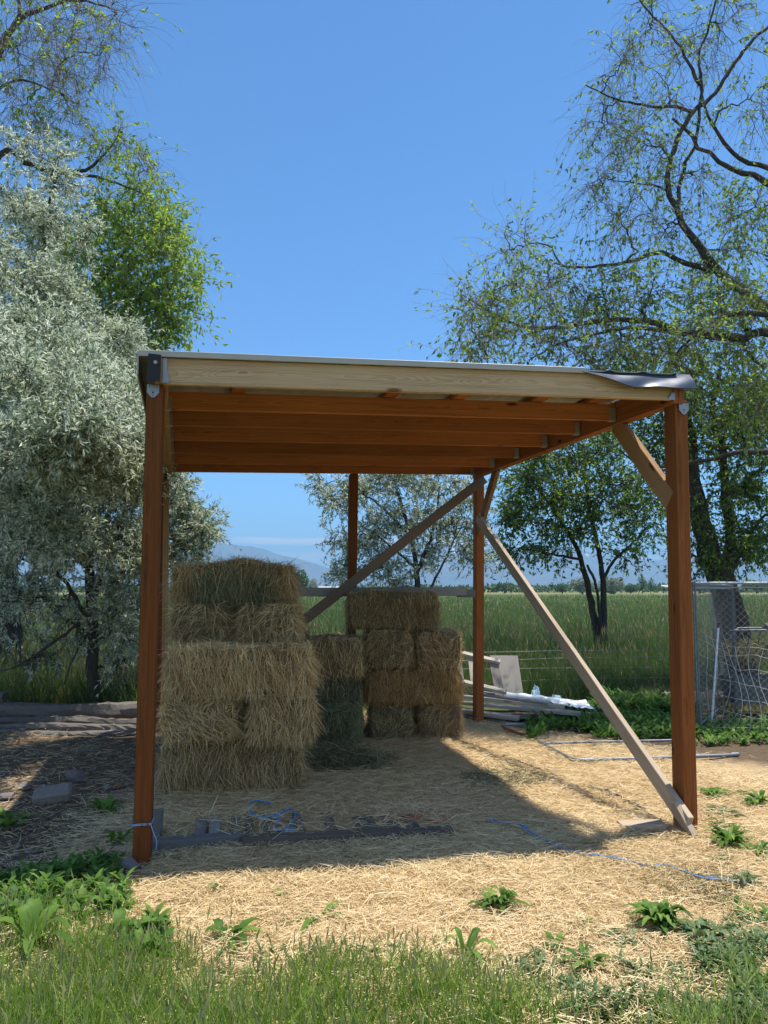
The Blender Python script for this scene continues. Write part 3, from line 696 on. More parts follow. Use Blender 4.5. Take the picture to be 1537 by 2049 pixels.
def heap(name, label, cx, cy, rx, ry, hz, n, green, seed, kind=None, mats=None, cat='hay'):
    rng = np.random.RandomState(seed); mb = MB(); c = G(cx, cy)
    k = 20; g = np.linspace(-1, 1, k); U, Vv = np.meshgrid(g, g); r = np.sqrt(U ** 2 + Vv ** 2)
    Z = hz * np.clip(1 - r ** 2, -.3, 1) * (1 + .3 * fnoise(U, Vv, 3, seed)) - .01
    V = np.stack([c[0] + U * rx, c[1] + Vv * ry, Z], -1).reshape(-1, 3); idx = np.arange(k * k).reshape(k, k)
    mb.add(V, np.stack([idx[:-1, :-1], idx[:-1, 1:], idx[1:, 1:], idx[1:, :-1]], -1).reshape(-1, 4), 3 if green > .5 else 2, smooth=True)
    q = rng.uniform(-1, 1, (n, 2)); q = q[(q ** 2).sum(1) < 1]; m = len(q); r2 = (q ** 2).sum(1)
    P = np.stack([c[0] + q[:, 0] * rx, c[1] + q[:, 1] * ry, hz * (1 - r2) * (1 + .3 * fnoise(q[:, 0], q[:, 1], 3, seed)) + .005], -1)
    D = rng.normal(size=(m, 3)) * [1, 1, .3] + [0, 0, .12]; D /= np.linalg.norm(D, axis=1, keepdims=True)
    ln = rng.uniform(.05, .16, m)
    blades(mb, P, D, ln, rng.uniform(.003, .005, m), rng.normal(size=(m, 3)) * .15 * ln[:, None] - [0, 0, .01], rng, (rng.random(m) < green).astype(int), rng.random(m))
    o = mb.build(name, mats or [M['hay'], M['haygreen'], M['haybody'], M['haybodygreen']], loc=(c[0], c[1], 0))
    return tag(o, label, cat, kind=kind)
heap('hay_heap', 'low heap of loose green hay spilled before the middle column', 690, 1528, .46, .34, .13, 4400, .8, 31, 'stuff')
heap('hay_heap', 'faint green hay scatter on sunny straw beside the shade edge', 1010, 1560, .35, .3, .03, 900, .75, 32, 'stuff')
heap('hay_heap', 'pale green hay scatter near the end of the blue twine', 1400, 1775, .28, .2, .02, 900, .6, 33, 'stuff')

# ------------------------------------------------------------------ loose straw over the floor
def straw_density(x, y):
    w = fnoise(x, y, 1.6, 21) * .35
    d = sstep(x + w, -1.95, -1.25) * .92 + .11
    d *= 1 - sstep(y + 1.15 * x + w * 1.5, 9.2, 10.2) * (x > .6) 
    d *= 1 - sstep(y + w, 8.6, 9.2)
    d *= 1 - .55 * sstep(x + w, 2.4, 3.0) * sstep(y, 5.2, 6.0); d *= 1 - .6 * sstep(fnoise(x, y, 1.8, 24), .25, .5) * sstep(x, .6, 1.6)
    front = 3.15 + .25 * sstep(-x, .8, 1.9)
    d *= .12 + .88 * sstep(y + .35 * w, front - .55, front + .15)
    return np.clip(d, 0, 1)
rng = np.random.RandomState(5)
N0 = 430000
yy = 2.2 + (9.3 - 2.2) * rng.random(N0) ** 1.35; hw = yy * .56 + .5; xx = rng.uniform(-1, 1, N0) * hw
keep = rng.random(N0) < straw_density(xx, yy) * np.clip(hw / 3.0, .35, 1); xx, yy = xx[keep], yy[keep]; m = len(xx)
mb = MB()
lay = rng.random(m) ** 1.6 * .035
P = np.stack([xx, yy, gh(xx, yy) + .003 + lay], -1)
th = rng.uniform(0, 2 * math.pi, m) + 1.2 * fnoise(xx, yy, 1.5, 9); D = np.stack([np.cos(th), np.sin(th), rng.normal(size=m) * .10 + .02], -1); D /= np.linalg.norm(D, axis=1, keepdims=True)
ln = rng.uniform(.03, .115, m)
tone = np.clip(rng.beta(2.2, 1.8, m) + .16 * fnoise(xx, yy, 2.5, 13), 0, 1)
bend = rng.normal(size=(m, 3)) * [.22, .22, .05] * ln[:, None]
blades(mb, P, D, ln, rng.uniform(.0017, .0034, m), bend, rng, 0, tone, seg=2, up=np.array([0, 0, 1.]) + rng.normal(size=(m, 3)) * .5, taper=.7)
tag(mb.build('loose_straw', [M['straw']]), 'golden loose straw covering the yard under and around the shed', 'straw', kind='stuff')

# ------------------------------------------------------------------ grass
def grass_patch(name, label, mat, x, y, hmin, hmax, w, seed, heads=0., lean=.35, hl=.22, hwid=2.0, kind='stuff', extra=None, tone=None, headmat=None):
    rng = np.random.RandomState(seed); m = len(x)
    P = np.stack([x, y, gh(x, y) - .01], -1)
    D = rng.normal(size=(m, 3)) * [lean, lean, 0] + [0, 0, 1]; D /= np.linalg.norm(D, axis=1, keepdims=True)
    hgt = rng.uniform(hmin, hmax, m) if np.isscalar(hmax) else hmin + (hmax - hmin) * rng.random(m)
    az = rng.uniform(0, 2 * math.pi, m); bend = np.stack([np.cos(az), np.sin(az), -.35 * np.ones(m)], -1) * (hgt * rng.uniform(.05, .45, m))[:, None]
    mb = MB(); t = rng.random(m) if tone is None else np.clip(tone + .35 * rng.normal(size=m), 0, 1)
    blades(mb, P, D, hgt, w, bend, rng, 0, t, seg=3, taper=.08)
    if heads:
        q = rng.random(m) < heads; tip = P[q] + D[q] * (hgt[q] * .9)[:, None]; k = q.sum()
        d2 = np.array([0, 0, 1.]) + rng.normal(size=(k, 3)) * .25; d2 /= np.linalg.norm(d2, axis=1, keepdims=True)
        ww = np.broadcast_to(w, (m,))[q]
        leaves(mb, tip, d2, hgt[q] * hl + .02, ww * hwid, rng, 1, rng.uniform(.3, .9, k))
    return tag(mb.build(name, [mat, headmat or M['drygrass']]), label, 'grass', kind=kind)
rng = np.random.RandomState(8)
def front_dens(x, y):
    yb = np.interp(x, [-2.2, -1.5, -1.15, -.8, -.45, -.1, .15, .45, .75, 1.1, 1.35, 1.7, 2.4], [3.85, 3.75, 3.45, 3.25, 3.12, 3.2, 3.22, 3.12, 2.95, 2.85, 3.05, 3.2, 3.35])
    w = fnoise(x, y, 4.5, 31) * .16 + fnoise(x, y, 14, 32) * .10
    d = sstep(yb - .04 - y + w * 1.3, -.10, .28)
    holes = sstep(fnoise(x, y, 5, 33), -.15, .3) * .45 + sstep(fnoise(x, y, 6, 34), -.1, .3) * sstep(x, .1, .6) * .6 + sstep(x, .3, .8) * .45
    return d * (1 - np.clip(holes, 0, .93))
N0 = 190000; x = rng.uniform(-2.6, 2.6, N0); y = rng.uniform(1.2, 4.1, N0)
keep = rng.random(N0) < front_dens(x, y) * sstep(y, 1.1, 2.2); x, y = x[keep], y[keep]
hmul = np.clip(.6 + .6 * fnoise(x, y, 3, 41), .15, 1.3) * (1 - .35 * sstep(y, 3.0, 3.7))
grass_patch('front_grass', 'green grass with seed heads growing along the near edge of the straw', M['grass'], x, y, .05, .06 + .19 * hmul, rng.uniform(.003, .0065, len(x)), 9, .09, .32, tone=.55 + .3 * fnoise(x, y, 2.2, 43), headmat=M['seedhead'], hl=.26, hwid=1.7)
# field
N0 = 190000; u = rng.random(N0); y = 9.6 / (1 - u * (1 - 9.6 / 150.)); x = rng.uniform(-1, 1, N0) * (y * .58 + 1.5)
q = (y > 9.6 + .5 * fnoise(x, x * 0, 1.3, 51) + np.where(x > .8, .9, 0)); x, y = x[q], y[q]
hh = .34 + .16 * fnoise(x, y, .25, 52) + .25 * sstep(y, 10.5, 13.5)
grass_patch('field_grass', 'tall green field grass stretching away behind the shed', M['field'], x, y, .22, .22 + hh, .0045 * np.maximum(1, y / 7.5) * rng.uniform(.7, 1.3, len(x)), 10, .10, .22, tone=.42 + .22 * fnoise(x, y, .35, 53))
# dry grass fringe
N0 = 26000; x = rng.uniform(-6.5, 6.5, N0); y = rng.uniform(9.0, 11.2, N0)
q = (fnoise(x, y, 1.1, 61) > -.15) & (np.abs(x) < y * .6 + .5) & ((x < -1.6) | (x > .9)) & (y > 9.3 + .9 * sstep(x, .3, 1.2) * (1 - sstep(x, 2.6, 3.6))); x, y = x[q], y[q]
grass_patch('dry_grass', 'half dry grass fringe between the yard and the green field', M['drygrass'], x, y, .15, .42, rng.uniform(.004, .008, len(x)), 11, .1, .5)

N0 = 15000; x = rng.uniform(-7.0, -1.4, N0); y = rng.uniform(9.1, 12.5, N0)
q = (fnoise(x, y, 1.6, 66) > -.35) & (np.abs(x) < y * .6 + .5); x, y = x[q], y[q]
grass_patch('undergrowth', 'tall rank undergrowth crowding round the trunks on the left', M['undergrowth'], x, y, .35, .75 + .35 * fnoise(x, y, 1.5, 67), rng.uniform(.006, .012, len(x)), 12, .12, .35, tone=.45 + .3 * fnoise(x, y, 1.2, 68))
# ------------------------------------------------------------------ weeds
def rosette(mb, c, n, length, width, rng, lift=.7, mat=0, wavy=.0):
    for i in range(n):
        az = i * 2.4 + rng.uniform(-.4, .4); L = length * rng.uniform(.65, 1.1); wd = width * rng.uniform(.8, 1.2); li = lift * rng.uniform(.5, 1.25)
        out = np.array([math.cos(az), math.sin(az), 0]); side = np.array([-math.sin(az), math.cos(az), 0]); seg = 6; V = []
        for k in range(seg + 1):
            t = k / seg; r_ = L * (t * math.cos(li) + .12 * t * t); z = L * (math.sin(li) * t * 1.15 - .62 * math.sin(li) * t * t * t - .10 * t * t)
            p = c + out * r_ + np.array([0, 0, z]); w = wd * .5 * (math.sin(math.pi * min(1, .12 + t * .86)) ** .8) * (1 + wavy * (1 if k % 2 else -1))
            V += [p - side * w + [0, 0, w * .35], p, p + side * w + [0, 0, w * .35]]
        F = []
        for k in range(seg): F += [[3 * k, 3 * k + 1, 3 * k + 4, 3 * k + 3], [3 * k + 1, 3 * k + 2, 3 * k + 5, 3 * k + 4]]
        mb.add(V, F, mat, np.full(len(F), rng.random()), smooth=True)
WG = 'weeds sprouting through the straw'
def weed(label, px, py, n, length, width, lift=.8, seed=0, copies=1, spread=0., mat='weed', wavy=.12):
    rng = np.random.RandomState(seed + 500); c = G(px, py); c[2] = float(gh(c[0], c[1])); mb = MB()
    for k in range(copies):
        cc = c + np.array([rng.uniform(-1, 1) * spread, rng.uniform(-.5, .5) * spread, 0]) * (k > 0)
        rosette(mb, cc, n, length * 1.5 * rng.uniform(.65, 1.1), width * 1.1, rng, min(lift * 1.2, 1.25), 0, wavy)
    return tag(mb.build('weed', [M[mat]], loc=tuple(c)), label, 'plant', WG)
weed('leafy weed clump in sunny straw directly below the shade edge, middle of the yard', 978, 1822, 12, .12, .028, 1.0, 1, 3, .09)
weed('small three leaved weed with dark leaves amid straw at the grass edge', 640, 1840, 5, .13, .032, .45, 2)
weed('dense dark green bushy weed in the straw on the right foreground', 1312, 1862, 16, .13, .03, 1.1, 3, 4, .06)
weed('spiky thistle like weed just in front of the foot of the right post', 1460, 1692, 14, .17, .028, .8, 4, 3, .10, wavy=.35)
weed('leafy weed right of the front right post in the sun', 1418, 1592, 12, .12, .035, .8, 5, 2, .07)
weed('tiny pale weed between the leafy post weed and the frame edge', 1483, 1590, 7, .08, .03, .8, 6)
weed('flat spreading weed below the leafy post weed', 1450, 1628, 12, .10, .022, .4, 7, 3, .12, 'weedgrey')
weed('ragged weed at the right frame edge level with the post foot', 1522, 1608, 10, .12, .03, .8, 8, 2, .1)
weed('small grey green tuft beneath the spiky weed', 1443, 1728, 9, .07, .02, .6, 9, 2, .04, 'weedgrey')
weed('weed tuft lying over the far end of the blue twine', 1497, 1768, 12, .09, .022, .8, 10, 2, .05, 'weedgrey')
weed('single yellow green sprout in straw left of center foreground', 430, 1790, 5, .07, .02, 1.1, 11)
weed('tiny two leaf seedling in straw under the shade edge', 562, 1800, 4, .06, .02, .6, 12)
weed('long leaved dock plant at the left foreground', 60, 1895, 7, .22, .05, .9, 13)
weed('bright dock plant in sun between the left grass and the post', 225, 1812, 7, .15, .04, 1.0, 14, 2, .08)
weed('broad leaved plant in the left foreground below the bright dock', 240, 1885, 9, .15, .04, .8, 15, 2, .12)
weed('rough leaved weed in foreground grass below the straw edge', 445, 1880, 6, .13, .035, .7, 16, 2, .08)
weed('shaded weed with jagged leaves left of the front left post', 215, 1630, 7, .14, .035, .9, 17, 2, .05)
weed('shaded thin weed beside the tied twine on the left post', 240, 1690, 6, .12, .025, 1.1, 18, 2, .05)
weed('clump of small leaves in straw at the right foreground edge', 1500, 1842, 10, .08, .025, .7, 19, 3, .1)
weed('creeping grey green weed left of the dense bushy weed', 1245, 1885, 9, .08, .018, .5, 20, 4, .1, 'weedgrey')
weed('grey green leafy patch above the right foreground tangle', 1445, 1880, 10, .09, .022, .7, 21, 5, .16, 'weedgrey')
weed('dark leaved sprout at the left frame edge in the shade', 15, 1660, 10, .2, .04, .9, 22, 2, .15)
weed('lone sprig in straw beside the dense bushy weed', 1386, 1862, 4, .06, .02, 1.1, 23)
weed('narrow leaved weed in sparse grass at lower middle', 1180, 1945, 8, .12, .018, .8, 24, 2, .07)
weed('low leafy weed just right of the front right post base', 1440, 1660, 8, .08, .022, .7, 26, 2, .05)
weed('small weed in straw midway between the spiky weed and the twine weed', 1535, 1712, 8, .09, .025, .8, 27, 2, .06)
weed('sprig of weed below the far end of the blue twine', 1470, 1815, 6, .07, .02, .8, 28)
weed('weed tuft in straw under the middle of the blue twine', 1175, 1862, 5, .06, .016, .9, 29)
weed('small weed near the bushy weed toward the middle of the yard', 1110, 1900, 7, .09, .02, .8, 30)
weed('upright leafy weed at the straw edge near the middle of the grass', 930, 1920, 6, .14, .03, 1.0, 25)
def weedbed(name, label, fn, n, hmin, hmax, wd, seed, mats):
    rng = np.random.RandomState(seed); mb = MB(); x, y = fn(rng, n); m = len(x)
    per = 6; P = np.repeat(np.stack([x, y, gh(x, y)], -1), per, 0); k = len(P)
    P = P + rng.normal(size=(k, 3)) * [.012, .012, 0]
    az = rng.uniform(0, 2 * math.pi, k); D = np.stack([np.cos(az) * .75, np.sin(az) * .75, rng.uniform(.5, 1.6, k)], -1); D /= np.linalg.norm(D, axis=1, keepdims=True)
    L = np.repeat(rng.uniform(hmin, hmax, m), per) * rng.uniform(.6, 1.1, k)
    P[:, 2] += rng.random(k) * L * .5
    ts = np.linspace(0, 1, 4); S_ = np.cross(D, [0, 0, 1.]); S_ /= np.linalg.norm(S_, axis=1, keepdims=True) + 1e-9
    V = []
    for t in ts:
        c = P + D * (L * t)[:, None] - np.array([0, 0, 1.]) * (L * .4 * t * t)[:, None]; w = wd * .5 * math.sin(math.pi * min(1, .1 + .88 * t)) * (1 + 0 * L)
        w = (w * rng.uniform(.7, 1.3, k))[:, None]; V += [c - S_ * w, c + S_ * w]
    V = np.stack(V, 1).reshape(-1, 3); base = (np.arange(k) * 8)[:, None]
    F = np.concatenate([base + [[2 * j, 2 * j + 1, 2 * j + 3, 2 * j + 2]] for j in range(3)], 1).reshape(-1, 4)
    mb.add(V, F, 0, np.repeat(rng.random(k), 3))
    return tag(mb.build(name, mats), label, 'ground cover', kind='stuff')
def reg(pxs, pys, thr=-.2, fs=2.0, sd=0):
    def f(rng, n):
        a = rng.uniform(*pxs, n); b = rng.uniform(*pys, n); P = np.array([G(i, j) for i, j in zip(a, b)])
        q = fnoise(P[:, 0], P[:, 1], fs, 70 + sd) > thr; return P[q, 0], P[q, 1]
    return f
weedbed('weed_bed', 'lush broad leaved weeds behind the pipe frame on the right', reg((1060, 1390), (1432, 1482), -.2), 800, .08, .18, .030, 1, [M['weed']])
weedbed('weed_bed', 'dark green weeds around the foot of the front left post', reg((-60, 250), (1700, 1830), .0, 3, 1), 420, .06, .13, .026, 2, [M['weed']])
weedbed('weed_bed', 'grey green leafy tangle in the right foreground corner', reg((1390, 1640), (1900, 2060), -.25, 4, 2), 1500, .04, .08, .012, 3, [M['weedgrey']])
weedbed('weed_bed', 'small leafy weeds among the left foreground grass', reg((-100, 330), (1840, 1930), -.1, 4, 3), 420, .06, .13, .03, 4, [M['weed']])
weedbed('weed_bed', 'scattered leafy weeds mixed in the lower foreground grass', reg((350, 1400), (1910, 2060), .25, 4, 4), 420, .04, .08, .010, 5, [M['weedgrey']])
weedbed('weed_bed', 'sparse small weeds scattered through the straw at the lower right', reg((1050, 1640), (1850, 2060), .1, 5, 8), 700, .035, .08, .010, 8, [M['weedgrey']])
weedbed('weed_bed', 'short weeds along the foot of the woven wire fence', reg((1385, 1640), (1448, 1492), -.2, 2, 9), 330, .06, .15, .026, 9, [M['weed']])
weedbed('weed_bed', 'weeds and shoots under the trees behind the right fence', reg((1190, 1400), (1385, 1435), -.3, 2, 5), 600, .12, .28, .028, 6, [M['weed']])

# ------------------------------------------------------------------ trees
def px_path(pts, Y):
    out = []
    for p in pts:
        out.append(AT(p[0], p[1], p[2] if len(p) > 2 else Y))
    return out
def tree(name, label, cat, base, limbs, clumps, seed, tw=(.5, .9), ntw=7, droop=.35, leafL=.05, leafW=.02, kleaf=10, leafprob=1.0, mats=None, sub_r=.012, twr=.003, spread=1.0, dens=None, limb=1., group=None, tdir=(0, 0, 0), wander=.10, tonefn=None, leafdroop=.35, nleafmats=1):
    rng = np.random.RandomState(seed)
    root = empty(name, base, label, cat, group)
    tr = MB(); nodes = []; nr = []
    for pts, r0, r1 in limbs:
        n = max(8, len(pts) * 4); p = smooth_path(pts, n); Lt = np.linalg.norm(np.diff(p, axis=0), axis=1).sum()
        p[1:-1] += rng.normal(size=(n - 2, 3)) * Lt / n * .07
        r0 *= limb; r1 *= limb; r = r0 + (r1 - r0) * np.linspace(0, 1, n) ** .8; r = r * rng.uniform(.93, 1.07, n)
        V, F = tubes(p, r, 10 if r0 > .05 else 6); tr.add(V, F, 0, smooth=True)
        nodes += list(p); nr += list(r)
    br5 = []; rr5 = []; TS = []; TD = []; TDr = []; TC = []; TL = []
    for ci, cl in enumerate(clumps):
        px, py, Y, rx, ry, rd, nsub = cl[:7]; lp = cl[7] if len(cl) > 7 else leafprob
        c = AT(px, py, Y); k = Y / FPX; rad = np.array([rx * k, rd, ry * k])
        A = np.array(nodes); dd = np.linalg.norm(A - c, axis=1) + .4 * np.maximum(0, A[:, 2] - c[2]); i = dd.argmin()
        s = A[i]; mid = (s + c) / 2 + rng.normal(size=3) * np.linalg.norm(c - s) * .13 + np.array([0, 0, .08 * np.linalg.norm(c - s)])
        path = smooth_path([s, mid, c], 9); path[1:-1] += rng.normal(size=(7, 3)) * .02
        r0 = min(nr[i] * .7, .012 + .018 * np.linalg.norm(c - s)); r = np.linspace(max(r0, sub_r), sub_r * .8, 9)
        V, F = tubes(path, r, 6); tr.add(V, F, 0, smooth=True)
        nodes += list(path[3:]); nr += list(r[3:])
        loc = list(path[2:]); locr = list(r[2:])
        if dens: nsub = max(3, int(nsub * dens(px, py)))
        for j in range(nsub):
            q = rng.normal(size=3); q /= np.linalg.norm(q); q *= rng.random() ** .45
            t = c + q * rad
            B = np.array(loc); i2 = (np.linalg.norm(B - t, axis=1)).argmin(); s2 = B[i2]
            L2 = np.linalg.norm(t - s2)
            m2 = (s2 + t) / 2 + rng.normal(size=3) * L2 * wander + np.array([0, 0, L2 * .1])
            u = np.linspace(0, 1, 6)[:, None]; p2 = (1 - u) ** 2 * s2 + 2 * u * (1 - u) * m2 + u ** 2 * t
            p2[1:-1] += rng.normal(size=(4, 3)) * L2 * .025
            br5.append(p2); rr5.append(np.linspace(min(locr[i2] * .75, sub_r), twr * 1.2, 6))
            loc += [p2[2], p2[4]]; locr += [sub_r * .7, sub_r * .5]
            od = (t - c) / (np.linalg.norm((t - c)) + 1e-6)
            for w in range(ntw):
                uu = rng.uniform(.25, 1) if w else 1.; pp = p2[min(5, int(uu * 5 + .5))]
                d = od * .55 + rng.normal(size=3) * .75 * spread + np.array(tdir); d /= np.linalg.norm(d)
                TDr.append(droop * (1 if lp < .5 else .45)); TS.append(pp); TD.append(d); TL.append(rng.uniform(*tw)); TC.append(rng.random() < lp)
    tr.build('trunk', [mats[0]], root)
    cr = MB()
    V, F = tubes(np.array(br5), np.array(rr5), 4); cr.add(V, F, 0)
    TDr = np.array(TDr); TS = np.array(TS); TD = np.array(TD); TL = np.array(TL); TC = np.array(TC); n = len(TS); K = 6
    u = np.linspace(0, 1, K)
    wob = rng.normal(size=(n, 3)) * .16; wob2 = rng.normal(size=(n, 3)) * .05
    def tp(S_, D_, L_, W_, W2, t, dr):
        t = t[..., None]; L3 = L_[:, None] if t.ndim == 2 else L_[:, None, None]
        dr = dr[:, None] if t.ndim == 2 else dr[:, None, None]
        if t.ndim == 3: S_, D_, W_, W2 = S_[:, None], D_[:, None], W_[:, None], W2[:, None]
        return S_ + D_ * L3 * t + W_ * L3 * t ** 2 + W2 * L3 * np.sin(t * 7) + np.array([0, 0, -1.]) * dr * L3 * t ** 2
    P = tp(TS, TD, TL, wob, wob2, np.broadcast_to(u, (n, K)), TDr)
    R = np.broadcast_to(np.linspace(twr, twr * .35, K), (n, K))
    V, F = tubes(P, R, 3); cr.add(V, F, 1)
    # side twiglets
    if len(mats) > 2:
        idx = np.repeat(np.nonzero(TC)[0], kleaf); m = len(idx); t = rng.uniform(.12, 1.0, m)
        Q = tp(TS[idx], TD[idx], TL[idx], wob[idx], wob2[idx], t, TDr[idx])
        Q2 = tp(TS[idx], TD[idx], TL[idx], wob[idx], wob2[idx], t + .05, TDr[idx])
        T = Q2 - Q; T /= np.linalg.norm(T, axis=1, keepdims=True) + 1e-9
        D = T * .6 + rng.normal(size=(m, 3)) * .55 + np.array([0, 0, -leafdroop]); D /= np.linalg.norm(D, axis=1, keepdims=True)
        tone = np.clip(rng.normal(.5, .24, m) + .2 * fnoise(Q[:, 0] * 1.0, Q[:, 2] + Q[:, 1] * .5, 2.5, seed), 0, 1)
        mt = 2 + (rng.random(m) * nleafmats).astype(int) if nleafmats > 1 else 2
        L = leafL * rng.uniform(.55, 1.25, m)
        if nleafmats > 1:
            for k in range(nleafmats):
                z = mt == 2 + k; leaves(cr, Q[z], D[z], L[z], L[z] * leafW / leafL, rng, 2 + k, tone[z])
        else: leaves(cr, Q, D, L, L * leafW / leafL, rng, 2, tone)
    cr.build('crown', mats[:2] + mats[2:], root)
    return root

E = [M['bark'], M['twig'], M['elmdark_shade'], M['elm']]
# the large elm on the right, trunk just outside the frame
base = G(1800, 1405); 
tree('elm_tree', 'large elm whose dark bare limbs and thin drooping twigs reach in from the right edge', 'tree', base, [
    (px_path([(1800, 1405), (1760, 1150), (1720, 900), (1640, 740), (1537, 619), (1453, 559), (1409, 505), (1377, 460), (1355, 416)], 9.2), .25, .046),
    (px_path([(1355, 416), (1337, 380), (1340, 322), (1360, 268), (1386, 223), (1427, 192), (1471, 125), (1511, 76), (1560, 30), (1600, -60)], 9.2), .045, .022),
    (px_path([(1355, 416), (1371, 331), (1391, 286), (1404, 170), (1400, 112), (1427, 27), (1440, -60)], 9.2), .032, .014),
    (px_path([(1386, 223), (1346, 212), (1297, 212), (1230, 197), (1172, 170)], 9.2), .03, .01),
    (px_path([(1400, 170), (1355, 85), (1297, 22), (1260, -30)], 9.0), .028, .01),
    (px_path([(1720, 900), (1640, 700), (1600, 480), (1537, 365), (1476, 344), (1422, 313), (1386, 277), (1346, 237)], 9.6), .13, .022),
    (px_path([(1640, 560), (1560, 360), (1494, 322), (1453, 291), (1413, 223), (1400, 150)], 9.9), .08, .015),
    (px_path([(1720, 800), (1620, 690), (1537, 668), (1476, 675), (1386, 666), (1297, 644), (1208, 641), (1140, 653), (1051, 655), (984, 626), (925, 590)], 8.8), .095, .007),
    (px_path([(1640, 640), (1537, 630), (1476, 626), (1440, 635), (1404, 662), (1370, 690), (1330, 740)], 8.6), .06, .015),
    (px_path([(1386, 668), (1320, 660), (1252, 657), (1185, 670), (1118, 688), (1060, 720)], 8.7), .042, .007),
    (px_path([(1422, 541), (1364, 523), (1315, 505), (1270, 521), (1199, 532), (1127, 532), (1100, 492), (1056, 487)], 9.2), .045, .008),
    (px_path([(1340, 385), (1315, 372), (1280, 368), (1222, 360)], 9.2), .02, .006),
    (px_path([(1435, 548), (1440, 600), (1446, 630)], 9.1), .012, .01),
    (px_path([(1600, 900), (1537, 904), (1470, 908), (1409, 922), (1300, 935)], 9.8), .06, .02),
  ], [
    (1300, 60, 9.2, 70, 90, .8, 26, .30), (1440, 60, 9.4, 90, 100, .9, 26, .35), (1240, 130, 9.0, 60, 80, .6, 22, .30), (1340, 170, 9.2, 90, 90, .8, 28, .30), (1500, 200, 9.6, 70, 110, .9, 22, .40),
    (1210, 250, 9.1, 60, 80, .6, 24, .28), (1290, 300, 9.1, 80, 90, .8, 30, .28), (1390, 350, 9.4, 90, 80, .8, 26, .35), (1200, 360, 9.0, 50, 60, .6, 18, .28), (1240, 440, 9.0, 80, 70, .7, 28, .30),
    (1500, 420, 9.8, 80, 90, .9, 30, .7), (1450, 500, 9.6, 80, 60, .8, 24, .8), (1330, 460, 9.2, 60, 50, .6, 20, .4),
    (1020, 500, 9.0, 40, 40, .5, 16, .55), (1100, 560, 9.0, 70, 50, .6, 24, .55), (1190, 590, 8.9, 80, 50, .7, 26, .65), (1290, 590, 8.9, 90, 60, .7, 28, .75),
    (990, 600, 8.8, 60, 60, .6, 24, .55), (940, 640, 8.8, 40, 50, .5, 18, .6), (1060, 640, 8.7, 80, 50, .7, 26, .6), (960, 680, 8.7, 60, 40, .5, 18, .65), (1140, 700, 8.6, 90, 50, .7, 28, .75),
    (1260, 700, 8.6, 90, 50, .7, 30, .8), (1380, 700, 8.7, 80, 60, .8, 30, .85), (1480, 640, 8.9, 80, 60, .8, 30, .85), (1500, 780, 9.0, 60, 80, .8, 34, .9), (1430, 600, 9.4, 70, 50, .7, 26, .8),
  ], 101, tw=(.28, .78), ntw=7, limb=.82, dens=lambda a, b: 0.74 if b < 560 and a < 1420 else (.82 if a < 1330 else 1.), droop=.50, leafL=.066, leafW=.028, kleaf=8, mats=[M['bark'], M['twig'], M['elm'], M['elmdark_shade'], M['elm']], sub_r=.009, twr=.0028, nleafmats=3, leafdroop=.5)
# second elm, trunk seen right of the front post
base = G(1478, 1352)
tree('elm_tree', 'thick dark trunked elm behind the chain link panel at the right', 'tree', base, [
    (px_path([(1478, 1352), (1470, 1270), (1445, 1165), (1422, 1110), (1400, 1030), (1386, 960), (1380, 880), (1365, 800), (1330, 740)], 11.0), .27, .04),
    (px_path([(1448, 1180), (1462, 1080), (1450, 980), (1445, 900), (1425, 830), (1440, 740)], 11.2), .10, .03),
    (px_path([(1400, 1030), (1340, 980), (1290, 940), (1240, 900)], 11.0), .05, .01),
    (px_path([(1445, 1000), (1500, 960), (1560, 900)], 11.4), .06, .02),
    (px_path([(1460, 1150), (1520, 1040), (1580, 1020)], 11.4), .05, .015),
  ], [
    (1430, 780, 11., 90, 60, .9, 34), (1510, 860, 11.3, 70, 70, .9, 34), (1440, 880, 11., 60, 60, .8, 26), (1500, 980, 11.3, 60, 60, .9, 26), (1420, 1000, 10.8, 40, 50, .6, 14),
    (1340, 860, 11., 60, 70, .8, 26), (1510, 1080, 11.2, 50, 45, .8, 24), (1450, 1100, 10.8, 50, 40, .5, 12), (1330, 760, 11., 80, 50, .8, 26), (1230, 790, 11.3, 80, 40, .8, 24), (1560, 760, 11, 60, 90, .8, 20), (1405, 1120, 10.9, 30, 30, .5, 8),
  ], 102, tw=(.25, .6), ntw=7, droop=.3, leafL=.068, leafW=.032, kleaf=12, mats=[M['bark'], M['twigdark'], M['elmdark_shade'], M['elmdark_shade'], M['elmdark_shade'], M['elm']], sub_r=.012, twr=.0035, nleafmats=4)
